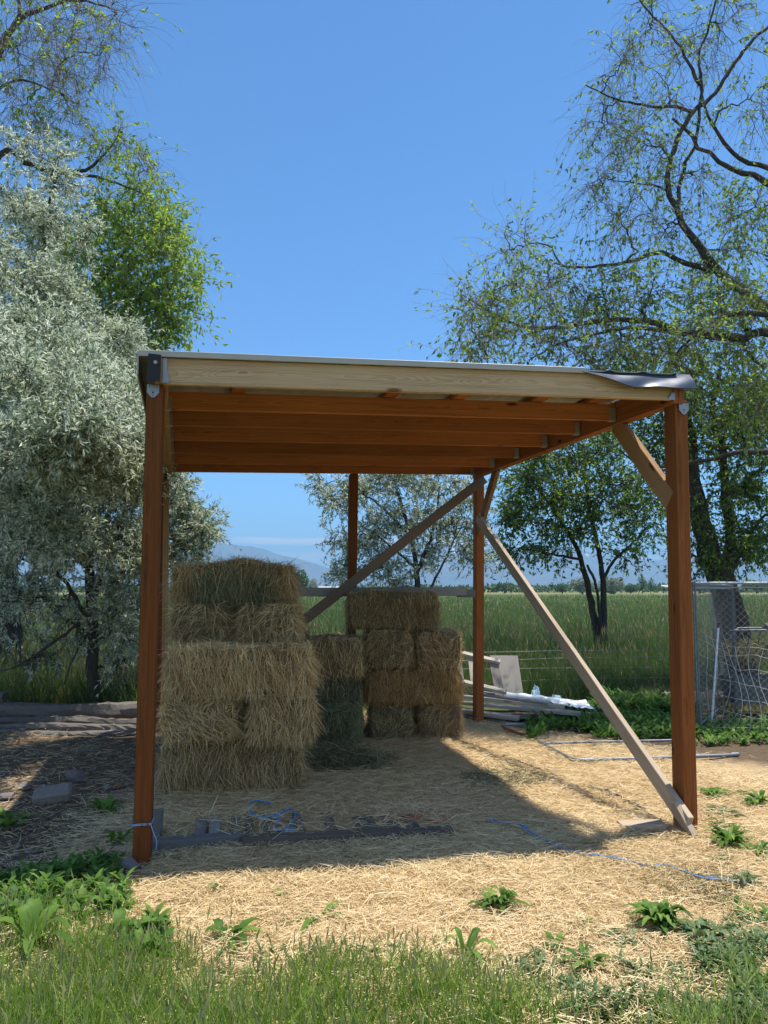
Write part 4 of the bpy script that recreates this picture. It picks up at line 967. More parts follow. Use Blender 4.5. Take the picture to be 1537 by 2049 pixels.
# small multi stemmed tree
base = G(1205, 1318)
tree('multi_stemmed_tree', 'leafy tree with two or three dark slanting stems standing in the field beyond the shed', 'tree', base, [
    (px_path([(1203, 1318), (1190, 1240), (1176, 1170), (1160, 1110), (1120, 1040), (1080, 980)], 15.), .11, .03),
    (px_path([(1210, 1318), (1208, 1240), (1207, 1170), (1198, 1100), (1180, 1020), (1170, 930)], 15.), .10, .03),
    (px_path([(1204, 1300), (1200, 1230), (1192, 1170), (1175, 1130)], 14.9), .05, .03),
    (px_path([(1207, 1160), (1230, 1120), (1262, 1090), (1290, 1060)], 15.), .05, .02),
    (px_path([(1165, 1120), (1110, 1110), (1060, 1100), (1020, 1095)], 14.8), .04, .012),
  ], [
    (1025, 985, 15, 50, 55, 1., 18), (1060, 950, 15, 60, 60, 1., 28), (1010, 1050, 14.7, 40, 40, .8, 14), (1120, 920, 15, 70, 45, 1.1, 34), (1200, 910, 15, 70, 50, 1.1, 36), (1270, 960, 15, 60, 50, 1., 32), (1130, 1000, 14.8, 70, 45, 1., 34), (1210, 1000, 14.8, 70, 50, 1., 34),
    (1060, 1040, 14.8, 60, 35, .9, 24), (1290, 1040, 15, 50, 40, .9, 24), (1170, 1060, 14.8, 60, 30, .8, 18), (1040, 1100, 14.6, 40, 25, .7, 12), (1110, 1110, 14.8, 45, 25, .7, 12), (1270, 1100, 14.8, 45, 28, .7, 12), (1320, 990, 15, 30, 50, .8, 14), (1140, 860, 15.2, 60, 30, .9, 16), (1240, 870, 15.2, 60, 30, .9, 16),
  ], 103, tw=(.3, .7), ntw=7, limb=.8, dens=lambda a, b: .78, droop=.25, leafL=.088, leafW=.040, kleaf=9, mats=[M['bark'], M['twigdark'], M['elmdark_shade'], M['elmdark_shade'], M['elmdark_shade'], M['elm']], nleafmats=4, sub_r=.014, twr=.004)
# silvery tree behind the shed
base = G(842, 1345)
OL = [M['barkolive'], M['twigdark'], M['olive2'], M['olive']]
tree('silver_leaved_tree', 'small silver green tree seen through the shed behind the middle post', 'tree', base, [
    (px_path([(845, 1345), (842, 1240), (835, 1175), (832, 1120), (820, 1060), (800, 1000), (790, 960)], 13.5), .085, .02),
    (px_path([(833, 1150), (852, 1100), (872, 1040), (880, 970)], 13.5), .045, .012),
    (px_path([(850, 1200), (880, 1140), (905, 1090), (930, 1040)], 13.3), .03, .008),
    (px_path([(835, 1140), (790, 1100), (740, 1060), (700, 1040)], 13.5), .03, .008),
    (px_path([(826, 1080), (770, 1020), (730, 990), (700, 965)], 13.5), .03, .008),
  ], [
    (680, 1010, 13.5, 38, 26, .6, 13), (730, 980, 13.5, 45, 30, .8, 16), (800, 960, 13.5, 55, 35, .9, 22), (880, 970, 13.5, 50, 40, .8, 18), (700, 1090, 13.5, 45, 25, .7, 15), (760, 1050, 13.5, 45, 38, .8, 18), (830, 1040, 13.5, 50, 36, .8, 18),
    (900, 1050, 13.3, 42, 36, .8, 16), (690, 1145, 13.5, 35, 20, .6, 9), (760, 1125, 13.5, 45, 28, .7, 14), (840, 1110, 13.5, 45, 26, .7, 10), (935, 1010, 13.3, 30, 40, .6, 10), (930, 1110, 13.3, 35, 30, .6, 10), (660, 965, 13.5, 35, 15, .5, 5), (780, 920, 13.7, 60, 25, .8, 12), (800, 1160, 13.5, 50, 20, .6, 8),
  ], 104, tw=(.22, .5), ntw=7, droop=.15, leafL=.075, leafW=.022, kleaf=16, mats=OL, sub_r=.010, twr=.004, nleafmats=2)
# big silvery tree on the left
base = G(187, 1422)
OL1 = [M['barkolive'], M['twigdark'], M['olive'], M['olive'], M['olive2']]
tree('silver_leaved_tree', 'big silvery tree filling the left side with narrow pale leaves', 'tree', base, [
    (px_path([(187, 1425), (186, 1340), (184, 1240), (180, 1180), (170, 1080), (150, 950), (130, 800), (110, 620), (90, 470), (110, 350)], 9.3), .075, .02),
    (px_path([(182, 1200), (230, 1080), (270, 950), (290, 820)], 9.1), .05, .015),
    (px_path([(175, 1130), (60, 1000), (-40, 860), (-100, 700)], 9.3), .06, .02),
    (px_path([(182, 1250), (120, 1150), (50, 1120), (-20, 1080)], 9.0), .03, .012),
    (px_path([(150, 950), (210, 850), (240, 740), (230, 640)], 9.3), .04, .012),
    (px_path([(182, 1230), (100, 1290), (40, 1330), (-20, 1350)], 8.9), .02, .008),
    (px_path([(183, 1260), (150, 1310), (128, 1370)], 9.1), .018, .008),
    (px_path([(200, 1180), (290, 1110), (370, 1060), (420, 1050)], 9.6), .03, .008),
  ], [
    (60, 450, 9.3, 60, 60, .8, 26, .9), (110, 330, 9.3, 45, 55, .6, 16, .8), (130, 480, 9.5, 50, 60, .8, 16, .7), (20, 560, 8.4, 70, 80, 1.1, 44), (200, 900, 7.0, 55, 60, .7, 26), (110, 790, 6.7, 70, 60, .8, 30), (50, 900, 6.5, 60, 60, .7, 24), (210, 800, 7.1, 50, 60, .7, 24), (230, 830, 6.7, 45, 60, .7, 30), (175, 850, 6.2, 60, 70, .8, 34), (245, 910, 7.2, 40, 60, .7, 26), (120, 900, 6.1, 60, 60, .7, 26), (0, 720, 6.5, 60, 60, .7, 20), (100, 1060, 7.4, 70, 45, .7, 24), (110, 600, 9.2, 70, 70, .9, 40), (30, 700, 7.9, 80, 70, 1.1, 50), (130, 720, 7.7, 80, 70, 1.1, 50), (215, 740, 9.1, 55, 70, .8, 34), (40, 830, 8.0, 90, 70, 1.1, 50), (150, 850, 7.6, 80, 70, 1.1, 50), (240, 850, 9.1, 50, 70, .8, 34),
    (40, 960, 7.8, 90, 70, 1.1, 46), (150, 970, 8.9, 80, 60, 1., 42), (240, 980, 9.1, 50, 60, .8, 32), (50, 1080, 8.9, 80, 50, .9, 34), (150, 1080, 8.9, 70, 45, .8, 26), (235, 1090, 9.2, 50, 50, .8, 24),
    (340, 1010, 9.8, 45, 60, .6, 22), (390, 1050, 9.8, 40, 25, .5, 14), (370, 1100, 9.8, 55, 25, .5, 16), (300, 1110, 9.6, 40, 50, .6, 20), (350, 960, 9.8, 40, 25, .5, 10), (-60, 650, 9.3, 80, 120, 1., 30), (-60, 900, 9.2, 80, 120, 1., 30), (250, 1180, 9.5, 40, 60, .6, 18), (60, 1160, 8.9, 50, 40, .7, 12), (240, 1270, 9.6, 35, 50, .5, 10, .7), (265, 690, 9.2, 30, 30, .5, 10), (90, 1200, 9.0, 60, 45, .8, 18, .35), (20, 1240, 9.2, 50, 50, .7, 16, .25), (150, 1250, 9.1, 45, 50, .7, 18, .2), (235, 1230, 9.3, 35, 50, .6, 16, .6), (250, 1330, 9.5, 30, 40, .5, 10, .3), (90, 1310, 9.2, 50, 40, .7, 12, .12),
  ], 105, tw=(.18, .42), ntw=8, droop=.15, leafL=.066, leafW=.0150, kleaf=30, mats=OL1, sub_r=.009, twr=.0032, nleafmats=3, leafdroop=.15)
# elm behind it: leafy below, bare drooping twigs above
base = G(12, 1330)
tree('elm_tree', 'tall elm at the upper left with bare drooping purplish twigs above bright green foliage', 'tree', base, [
    (px_path([(10, 1330), (8, 1240), (10, 1150), (0, 1000), (-30, 800), (-60, 550), (-70, 300), (-60, 100), (-40, -60), (-20, -260)], 12.), .24, .02),
    (px_path([(-60, 500), (0, 310), (60, 330), (110, 345), (160, 350), (220, 362), (280, 385)], 11.5), .08, .012),
    (px_path([(130, 348), (180, 335), (220, 295), (245, 262)], 11.5), .04, .008),
    (px_path([(-30, 800), (60, 720), (130, 660), (200, 560), (260, 490)], 12.), .10, .015),
    (px_path([(60, 720), (160, 700), (240, 640), (300, 570), (360, 520)], 12.), .07, .012),
    (px_path([(-60, 200), (20, 60), (80, 20), (160, 0), (230, 20)], 11.), .07, .01),
    (px_path([(-60, 300), (0, 110), (40, 20), (0, -60)], 11.), .06, .02),
    (px_path([(-60, 350), (-20, 200), (40, 160), (100, 180)], 11.), .05, .01),
  ], [
    (60, 20, 11., 70, 60, .8, 30, .09), (150, 30, 11., 60, 50, .7, 28, .08), (230, 30, 11., 50, 45, .6, 22, .06), (40, 110, 11., 70, 60, .8, 32, .11), (130, 120, 11., 60, 50, .7, 28, .12), (200, 110, 11., 50, 50, .6, 18, .1), (50, 210, 11., 70, 50, .8, 28, .12), (130, 200, 11., 50, 45, .6, 20, .1),
    (250, 280, 11.5, 40, 40, .5, 14, .3), (300, 340, 11.5, 40, 30, .5, 14, .35), (200, 300, 11.5, 40, 40, .6, 12, .3), (40, 290, 11.3, 60, 40, .6, 16, .3),
    (230, 430, 12, 55, 40, .8, 22), (300, 400, 12, 35, 30, .6, 12, .9), (290, 470, 12, 50, 40, .8, 22), (350, 510, 12, 45, 40, .7, 20), (375, 560, 12, 25, 30, .5, 12), (330, 450, 12, 40, 30, .6, 14), (330, 630, 12, 40, 30, .6, 14), (270, 550, 12, 60, 50, .9, 34), (180, 520, 12, 60, 60, .9, 34), (200, 620, 12, 60, 50, .9, 36), (290, 640, 12, 50, 40, .8, 30), (110, 480, 12.3, 60, 60, .9, 26), (250, 710, 12, 60, 40, .8, 30), (330, 600, 12, 30, 40, .6, 12), (120, 600, 12.4, 70, 80, 1., 24), (310, 690, 12, 35, 25, .6, 12), (270, 790, 12.2, 35, 50, .7, 20), (215, 860, 12.4, 60, 60, .8, 18),
  ], 106, tw=(.35, .8), ntw=7, dens=lambda a, b: .8 if b > 380 else .95, droop=.45, leafL=.088, leafW=.040, kleaf=10, mats=[M['bark'], M['twig'], M['elm'], M['elm'], M['elm']], sub_r=.010, twr=.0032, nleafmats=3, leafdroop=.4, wander=.16)

# distant trees
def fartree(label, px, ytop, hw, Y, mat, seed, n=1500, name='distant_tree'):
    rng = np.random.RandomState(seed); b = AT(px, 1178, Y); top = AT(px, ytop, Y)[2]; w = hw * Y / FPX; b[2] = 0
    root = empty(name, b, label, 'tree', 'trees along the far edge of the field')
    mb = MB(); P_, R_ = smooth_path([b, b + [0.02 * w, 0, top * .4], b + [-.05 * w, 0, top * .8]], 6), np.linspace(w * .09, w * .03, 6)
    V, F = tubes(P_, R_, 6); mb.add(V, F, smooth=True)
    for k in range(6):
        a = rng.uniform(0, 6.28); e = b + np.array([math.cos(a) * w * .6, math.sin(a) * w * .6, top * rng.uniform(.5, .85)])
        V, F = tubes(smooth_path([b + [0, 0, top * .25], (b + e) / 2 + [0, 0, top * .1], e], 5), np.linspace(w * .05, w * .015, 5), 4); mb.add(V, F)
    mb.build('trunk', [M['bark']], root)
    cs = rng.normal(size=(9, 3)); cs /= np.linalg.norm(cs, axis=1, keepdims=True); cs *= rng.uniform(.3, .65, (9, 1))
    i = rng.randint(0, 9, n); q = rng.normal(size=(n, 3)); q /= np.linalg.norm(q, axis=1, keepdims=True); q *= rng.uniform(.55, 1, (n, 1)) ** .5 * .48
    P = (cs[i] + q) * np.array([w, w, top * .48]) + b + [0, 0, top * .54]; P[:, 2] = np.maximum(P[:, 2], top * .04)
    D = rng.normal(size=(n, 3)); D /= np.linalg.norm(D, axis=1, keepdims=True); mb = MB(); s = w * .16
    leaves(mb, P, D, s * rng.uniform(.6, 1.3, n), s * .8, rng, 0, np.clip(.3 + .5 * rng.random(n), 0, 1))
    mb.build('crown', [mat], root)
for a in [
    ('round dark green tree on the horizon beside the top left bale', 600, 1140, 23, 210, M['far'], 1, 2200),
    ('small silvery bush at the foot of the round horizon tree', 627, 1159, 14, 190, M['fargrey'], 2, 1300),
    ('tiny far tree just right of the silvery bush', 655, 1167, 10, 300, M['far'], 3, 500),
    ('low wide far tree right of the rear right post', 1010, 1166, 26, 260, M['far'], 4, 900),
    ('far green tree left of the slanting stems', 1125, 1168, 16, 230, M['far'], 5, 900),
    ('silvery round far tree seen behind the slanting stems', 1165, 1156, 26, 200, M['fargrey'], 6, 1500),
    ('big grey green far tree right of the slanting stems', 1225, 1152, 28, 210, M['fargrey'], 7, 1500),
    ('dark far tree beside the grey green one', 1262, 1166, 18, 240, M['far'], 8, 800),
    ('narrow tall far poplar near the right post', 1285, 1150, 11, 230, M['far'], 9, 800),
    ('second narrow far poplar nearest the right post', 1302, 1156, 9, 235, M['far'], 10, 700),
    ('low far bush just left of the front right post', 1328, 1171, 12, 260, M['far'], 11, 500),
    ('far tree seen between the right post and the chain link panel', 1400, 1160, 22, 230, M['far'], 12, 700),
    ('far tree under the elm branches at the right frame edge', 1515, 1160, 30, 240, M['far'], 13, 700)]:
    fartree(*a)
# far hedge line
rng = np.random.RandomState(77); n = 14000; X = rng.uniform(-330, 330, n); Yh = 300 + rng.normal(size=n) * 4; hz = np.clip(2.0 + 1.6 * fnoise(X, X * 0, .05, 91) + .8 * fnoise(X, X * 0, .3, 92), .3, 9)
P = np.stack([X, Yh, rng.random(n) ** .7 * hz], -1); D = rng.normal(size=(n, 3)); D /= np.linalg.norm(D, axis=1, keepdims=True)
mb = MB(); leaves(mb, P, D, rng.uniform(.8, 1.8, n), 1.0, rng, (rng.random(n) < .25).astype(int).tolist() and 0, rng.random(n)); tag(mb.build('hedge_line', [M['far'], M['fargrey']]), 'low bushy hedge line along the far end of the field', 'hedge', kind='stuff')

# far farm buildings
def farhouse(label, px, Y, wpx, hw, roofh, seed):
    k = Y / FPX; b = AT(px, 1178, Y); b[2] = 0; w = wpx * k / 2; root = empty('farm_building', b, label, 'building', 'farm buildings on the horizon')
    d = w * .5; mb = MB(); z = hw
    v = np.array([[-w, -d, 0], [w, -d, 0], [w, d, 0], [-w, d, 0], [-w, -d, z], [w, -d, z], [w, d, z], [-w, d, z]]) + b
    mb.add(v, [[0, 1, 5, 4], [1, 2, 6, 5], [2, 3, 7, 6], [3, 0, 4, 7], [4, 5, 6, 7]]); mb.build('wall', [M['farwall']], root)
    e = .4; v = np.array([[-w - e, -d - e, z], [w + e, -d - e, z], [w + e, d + e, z], [-w - e, d + e, z], [-w - e, 0, z + roofh], [w + e, 0, z + roofh]]) + b + [0, 0, .02]
    mb = MB(); mb.add(v, [[0, 1, 5, 4], [2, 3, 4, 5], [0, 3, 2, 1]]); mb.add(v, [[0, 4, 3], [1, 2, 5]]); mb.build('roof', [M['farroof']], root)
    for s in (-.5, .1, .6):
        mb = MB(); c = b + [w * s, -d - .03, 0]; q = w * .1
        mb.add(np.array([c + [-q, 0, .05], c + [q, 0, .05], c + [q, 0, z * .7], c + [-q, 0, z * .7], c + [-q, .02, .05], c + [q, .02, .05], c + [q, .02, z * .7], c + [-q, .02, z * .7]]), [[0, 1, 2, 3], [4, 7, 6, 5], [0, 4, 5, 1], [2, 6, 7, 3]]); mb.build('door', [M['rockdark']], root)
farhouse('long low white roofed farm building left of the middle post', 668, 290, 56, 1.7, .7, 1)
farhouse('small pale house on the horizon by the front right post', 1336, 290, 22, 2.0, .8, 2)

# ------------------------------------------------------------------ fences
def wire(mb, pts, r, n=None, mat=0, sides=4):
    p = smooth_path(pts, n or max(4, len(pts) * 3)); V, F = tubes(p, np.full(len(p), r), sides); mb.add(V, F, mat, smooth=True)
# barbed wire strands
f = empty('wire_fence', G(1150, 1400), 'slack wire strands strung on thin stakes before the field', 'fence')
A0 = G(930, 1390); A1 = G(1372, 1392)
for hgt, sag in ((.62, .04), (.53, .07), (.25, .09), (.38, .03)):
    mb = MB(); a = A0 + (A1 - A0) * -.9 + [0, 0, hgt]; b = A1 + [0, 0, hgt]; wire(mb, [a, a * .66 + b * .34 - [0, 0, sag * .2], (a + b) / 2 - [0, 0, sag], a * .3 + b * .7 - [0, 0, sag * .4], b], .0035, 20); mb.build('wire', [M['wire']], f)
for px, lean, zt in ((1345, 28, .72), (672, 26, .8)):
    mb = MB(); b = G(px, 1392); t = b + [lean * .006, 0, zt]; tube_caps(mb, [b - [0, 0, .1], t], [.011, .009], 8); o = mb.build('stake', [M['white'] if px > 1000 else M['dark']], f)
    mb = MB(); tube_caps(mb, [t, t + (t - b) * .18], [.012, .010], 8); mb.build('insulator', [M['white']], o)
# woven wire fence
f = empty('woven_wire_fence', G(1430, 1455), 'sagging woven wire fence with wavy white wires beside the right post', 'fence')
q0 = G(1372, 1436); q1 = G(1660, 1512); rng = np.random.RandomState(12); nvx = 15
def fp(s, h):
    p = q0 + (q1 - q0) * s
    w = np.array([.030 * math.sin(s * 12 + h * 5) + .014 * math.sin(s * 31 + h * 3), .06 * math.sin(s * 7 + h * 5), 0]) * min(1, s * 2 + .5)
    top = 1.02 - .16 * float(sstep(np.array(s), .1, .4)) + .015 * math.sin(s * 23)
    return p + w + [-.05 * h * (1 - s), 0, top * h + .01]
for i in range(nvx):
    s = i / (nvx - 1); mb = MB(); wire(mb, [fp(s + .006 * math.sin(h * 9 + i * 2), h) for h in np.linspace(0, 1, 8)], .0026, 22)
    mb.build('vertical_wire', [M['whitewire']], f)
for j, h in enumerate((.04, .2, .38, .56, .74, .90, 1.0)):
    mb = MB(); wire(mb, [fp(s, h + .008 * math.sin(s * 18 + j * 2)) for s in np.linspace(0, 1, 16)], .0018, 50); mb.build('horizontal_wire', [M['whitewire']], f)
mb = MB(); b = G(1423, 1449); t = AT(1437.5, 1256, 8.62); tube_caps(mb, [b - [0, 0, .05], t], [.011, .011], 10); mb.build('white_stake', [M['white']], f)
mb = MB(); tube_caps(mb, [t, t + [.002, 0, .05]], [.012, .010], 8); mb.build('stake_clip', [M['black']], f)
# chain link panels
def chainlink(label, pa, pb, h, wr=.0015, ur=.010):
    pa = np.array(pa, float); pb = np.array(pb, float); L = np.linalg.norm(pb - pa); d = (pb - pa) / L
    root = empty('chain_link_panel', (pa + pb) / 2, label, 'fence')
    for z in (h, h - .045, .06):
        mb = MB(); tube_caps(mb, [pa + [0, 0, z], pb + [0, 0, z - .005]], [.013 if z > h - .01 else .007] * 2, 10); mb.build('rail', [M['galv']], root)
    for p in (pa, pb):
        mb = MB(); tube_caps(mb, [p + [0, 0, -.02], p + [0, 0, h + .02]], [ur, ur], 10); mb.build('upright', [M['galvdull']], root)
    mb = MB(); sp_ = .068; k = int((L + h) / sp_); nrm = np.array([-d[1], d[0], 0]); P = []
    for sgn in (1, -1):
        for i in range(k):
            x0 = i * sp_ - h; a = max(0, -x0); b_ = min(h, L - x0)
            if b_ - a < .05: continue
            zz = np.linspace(a, b_, 10); xs_ = (x0 + zz) if sgn > 0 else (L - x0 - zz)
            pts = pa + d * xs_[:, None] + nrm * (.004 * sgn + .03 * np.sin(xs_ * 3 + zz * 2))[:, None]; pts[:, 2] = zz; P.append(pts)
    P = np.array(P); V, F = tubes(P, np.full(P.shape[:2], wr), 4); mb.add(V, F); mb.build('mesh_fabric', [M['wire']], root)
c_ = G(1384, 1440)
chainlink('chain link panel facing the yard beyond the front right post', [3.22, 8.0, 0], [5.3, 7.75, 0], 1.52)
chainlink('chain link panel running back behind the front right post, seen at a slant', [3.21, 8.04, 0], [4.78, 10.6, 0], 1.51, .0010, .007)

# ------------------------------------------------------------------ feeder, logs, pipes
b = G(1520, 1436); root = empty('hay_feeder', b, 'grey green steel hay feeder with a trough behind the woven fence', 'feeder')
w, d, Y0 = .62, .5, b[1]
x0 = AT(1468, 1300, Y0)[0]
for (xx_, yy_) in ((x0, Y0), (x0, Y0 + d), (x0 + 1.1, Y0), (x0 + 1.1, Y0 + d)):
    mb = MB(); tube_caps(mb, [[xx_, yy_, 0], [xx_, yy_, .98]], [.018, .018], 8); mb.build('leg', [M['trough']], root)
mb = MB(); zt = AT(1480, 1263, Y0)[2]
wire(mb, [[x0 - .02, Y0, zt - .08], [x0, Y0, zt], [x0 + .1, Y0, zt + .01], [x0 + .6, Y0, zt + .01], [x0 + 1.1, Y0, zt], [x0 + 1.12, Y0, zt - .08]], .012, 26, sides=8)
x9 = x0 + .27
wire(mb, [[x9 - .02, Y0 + d, zt - .08], [x9, Y0 + d, zt], [x9 + .1, Y0 + d, zt + .01], [x0 + .6, Y0 + d, zt + .01], [x0 + 1.1, Y0 + d, zt]], .012, 26, sides=8)
mb.build('top_rail', [M['galvdull']], root)
for k in range(9):
    mb = MB(); xx_ = x0 + .08 + k * .12; wire(mb, [[xx_, Y0, zt], [xx_ + .01, Y0 + d * .25, zt - .2], [xx_, Y0 + d * .5, zt - .36]], .006, 8); wire(mb, [[xx_, Y0 + d, zt], [xx_ + .01, Y0 + d * .75, zt - .2], [xx_, Y0 + d * .5, zt - .36]], .006, 8); mb.build('rack_bar', [M['trough']], root)
def trough(parent, cx, cy, z0, L, Wd, hh, mat):
    mb = MB()
    def ring(z, l, w_): return [[cx - l, cy - w_, z], [cx + l, cy - w_, z], [cx + l, cy + w_, z], [cx - l, cy + w_, z]]
    rings = [ring(z0, L * .45, Wd * .42), ring(z0 + hh, L * .5, Wd * .5), ring(z0 + hh, L * .5 - .015, Wd * .5 - .015), ring(z0 + .02, L * .45 - .015, Wd * .42 - .015)]
    V = np.array(rings).reshape(-1, 3); F = []
    for r_ in range(3):
        for k in range(4): F.append([r_ * 4 + k, r_ * 4 + (k + 1) % 4, (r_ + 1) * 4 + (k + 1) % 4, (r_ + 1) * 4 + k])
    F.append([3, 2, 1, 0]); F.append([12, 13, 14, 15]); mb.add(V, F); return mb.build('trough', [mat], parent)
trough(root, x0 + .55, Y0 + .22, .14, 1.12, .42, .30, M['trough'])
heap_rng = np.random.RandomState(3); mb = MB(); m = 1500
P = np.stack([x0 + .05 + heap_rng.random(m) * 1.0, Y0 + .05 + heap_rng.random(m) * .4, zt - .12 - heap_rng.random(m) * .22], -1); D = heap_rng.normal(size=(m, 3)); D /= np.linalg.norm(D, axis=1, keepdims=True)
blades(mb, P, D, heap_rng.uniform(.08, .2, m), .005, heap_rng.normal(size=(m, 3)) * .03, heap_rng, (heap_rng.random(m) < .6).astype(int))
tag(mb.build('loose_hay', [M['hay'], M['haygreen']], loc=(x0 + .5, Y0 + .2, zt - .3)), 'loose hay held in the rack of the steel feeder', 'hay')
def rock(label, c, size, seed, mat, cat='rock', flat=.5, boxy=0., rot=0., name='rock', group=None):
    bm = bmesh.new(); bmesh.ops.create_icosphere(bm, subdivisions=3, radius=1); rs = np.random.RandomState(seed)
    k = rs.normal(size=(15, 3)); k /= np.linalg.norm(k, axis=1, keepdims=True); kd = rs.uniform(.42, .82, 15); ca, sa = math.cos(rot), math.sin(rot)
    for v in bm.verts:
        p = np.array(v.co)
        for a, q in zip(k, kd):
            s_ = p @ a
            if s_ > q: p -= a * (s_ - q) * 1.0
        if boxy: p = p * (1 - boxy) + np.sign(p) * np.minimum(np.abs(p) * 1.35, .72) * boxy
        p = p * (1 + .05 * math.sin(p[0] * 9 + seed) * math.sin(p[1] * 8 + p[2] * 7))
        p = p * size; v.co = (p[0] * ca - p[1] * sa, p[0] * sa + p[1] * ca, p[2])
    me = bpy.data.meshes.new(name); bm.to_mesh(me); bm.free(); me.materials.append(mat)
    o = bpy.data.objects.new(name, me); COL.objects.link(o); o.location = tuple(c); WORLD[o.name] = Matrix.Translation(Vector(tuple(c)))
    return tag(o, label, cat, group)
for i, dx in enumerate((.45, .75)):
    rock(['grey lump on the feeder rail, nearer the white stake', 'grey lump on the feeder rail at the frame edge'][i], (x0 + dx, Y0 + .02, zt + .05), (.11, .08, .07), 40 + i, M['rockdark'], 'stone', name='stone')
def logobj(label, a, b_, r0, r1, mat, seed, name='log'):
    rs = np.random.RandomState(seed); p = smooth_path([a, (np.array(a) + b_) / 2 + rs.normal(size=3) * .02, b_], 12); mb = MB()
    r = np.linspace(r0, r1, 12) * rs.uniform(.92, 1.08, 12); tube_caps(mb, p, r, 12); c = (np.array(a) + b_) / 2
    return tag(mb.build(name, [mat], loc=tuple(c)), label, 'log')
logobj('pale peeled log lying in shade just behind the woven fence', G(1380, 1405, .09) + [-.2, .3, 0], G(1472, 1400, .09) + [0, .2, .02], .085, .07, M['log'], 1)
logobj('short pale log lying against the end of the longer log', G(1425, 1392, .2), G(1458, 1385, .2), .05, .045, M['log'], 2)
logobj('bleached log lying across the ground behind the feeder', G(1400, 1372, .12) + [0, .5, 0], G(1600, 1366, .12) + [.2, .6, 0], .10, .085, M['log'], 3)
rock('pale sunlit rock beside the feeder leg', G(1503, 1398, .12) + [0, .4, 0], (.26, .18, .11), 50, M['log'])
rock('pale sunlit rock at the right frame edge behind the feeder', G(1560, 1385, .14) + [0, .5, 0], (.34, .2, .16), 51, M['log'])
# pipe frame on the ground
mb = MB(); Z = .03
pts = [G(1078, 1484, Z), G(1108, 1500, Z), G(1132, 1513, Z), G(1145, 1519, Z), G(1165, 1521, Z), G(1220, 1519, Z), G(1273, 1518, Z), G(1380, 1514, Z), G(1460, 1511, Z), G(1478, 1509, Z)]
p = smooth_path(pts, 40); tube_caps(mb, p, [.0155] * 40, 10)
root = empty('bent_pipe_rack', G(1270, 1510), 'bent galvanised pipe frame lying on the dirt by the right post', 'pipe')
mb.build('bent_pipe', [M['galvdull']], root)
mb = MB(); tube_caps(mb, smooth_path([G(1092, 1488, Z), G(1160, 1485, Z), G(1240, 1483.5, Z), G(1358, 1481, Z)], 20), [.012] * 20, 10); mb.build('straight_pipe', [M['galvdull']], root)
for x_, y_ in ((1178, 1520), (1392, 1513), (1470, 1510)):
    mb = MB(); a = G(x_, y_, Z); tube_caps(mb, [a - [.03, 0, 0], a + [.03, 0.003, 0]], [.020, .020], 10); mb.build('coupling', [M['galvdull']], root)
mb = MB(); tube_caps(mb, smooth_path([G(1006, 1452, .05), G(1012, 1458, .04), G(1030, 1464, .03), G(1048, 1471, .02)], 12), [.016] * 12, 8); tag(mb.build('bent_rod', [M['brick']], loc=tuple(G(1025, 1462))), 'short rusty rod with bent end in front of the lumber pile', 'rod')
mb = MB(); tube_caps(mb, smooth_path([G(1010, 1450, .05), G(1030, 1449, .05), G(1062, 1450, .04), G(1078, 1453, .03)], 12), [.014] * 12, 8); tag(mb.build('pipe', [M['galv']], loc=tuple(G(1040, 1450))), 'short pale pipe lying before the lumber pile', 'pipe')

# ------------------------------------------------------------------ lumber pile on the right
UP = (0, 0, 1.)
def plank(label, x0, y0, x1, y1, Y0_, Y1_, w, t, mat, group='planks in the pile by the rear right post', name='plank', nrm=UP, warp=.004):
    a, b_ = AT(x0, y0, Y0_), AT(x1, y1, Y1_)
    o = board(name, a, b_, w, t, mat, None, nrm, label, warp=warp, seed=x0); return tag(o, label, 'plank', group)
plank('topmost long plank of the pile, its cut end left of the plastic sheet', 915, 1393, 1130, 1414, 9.05, 8.75, .14, .04, M['bleached'])
plank('thin middle plank of the pile reaching farthest right', 915, 1405, 1163, 1428, 8.95, 8.55, .14, .035, M['bleached'])
plank('low plank of the pile nearest the straw behind the post', 915, 1420, 1040, 1437, 8.85, 8.60, .16, .04, M['bleached'])
plank('dark board shaded under the planks of the pile', 930, 1432, 1135, 1436, 9.05, 8.80, .30, .05, M['dark'])
plank('dark lower board at the back of the pile bottom', 915, 1440, 1080, 1442, 8.95, 8.8, .25, .05, M['brace'])
plank('narrow weathered plank under the plastic sheet', 1010, 1402, 1188, 1420, 9.2, 8.95, .12, .03, M['grey'])
plank('crooked short plank poking out in front of the pile', 940, 1446, 1062, 1432, 8.75, 8.62, .10, .03, M['grey'])
plank('thin pale lath resting across the pile top', 930, 1384, 1098, 1408, 9.2, 8.7, .05, .02, M['bleached'])
plank('long grey board at the rear of the pile behind the plastic roll', 960, 1386, 1205, 1424, 9.5, 9.1, .16, .03, M['grey'])
# pallet leaning on the pile
pr = empty('pallet', AT(960, 1392, 9.1), 'broken wooden pallet leaning behind the rear right post', 'pallet')
wu = AT(960, 1300, 9.35) - AT(975, 1380, 9.0)
board('rail', AT(905, 1303, 9.35), AT(1001, 1325, 9.25), .085, .035, M['bleached'], pr, (0, -.3, 1.)); board('rail', AT(915, 1362, 9.1), AT(1014, 1385, 9.0), .085, .035, M['bleached'], pr, (0, -.3, 1.))
for x0_, x1_, w_ in ((944, 951, .09), (987, 999, .11), (915, 923, .09)):
    board('slat', AT(x0_, 1318, 9.29), AT(x1_, 1380, 9.04), w_, .018, M['bleached'], pr, (0, -1, .35))
o = board('plywood_sheet', AT(1008, 1312, 9.55), AT(1019, 1394, 9.15), .34, .012, M['grey'], None, (0, -1, .35), bev=.001); tag(o, 'grey plywood sheet leaning at the end of the pallet', 'board')
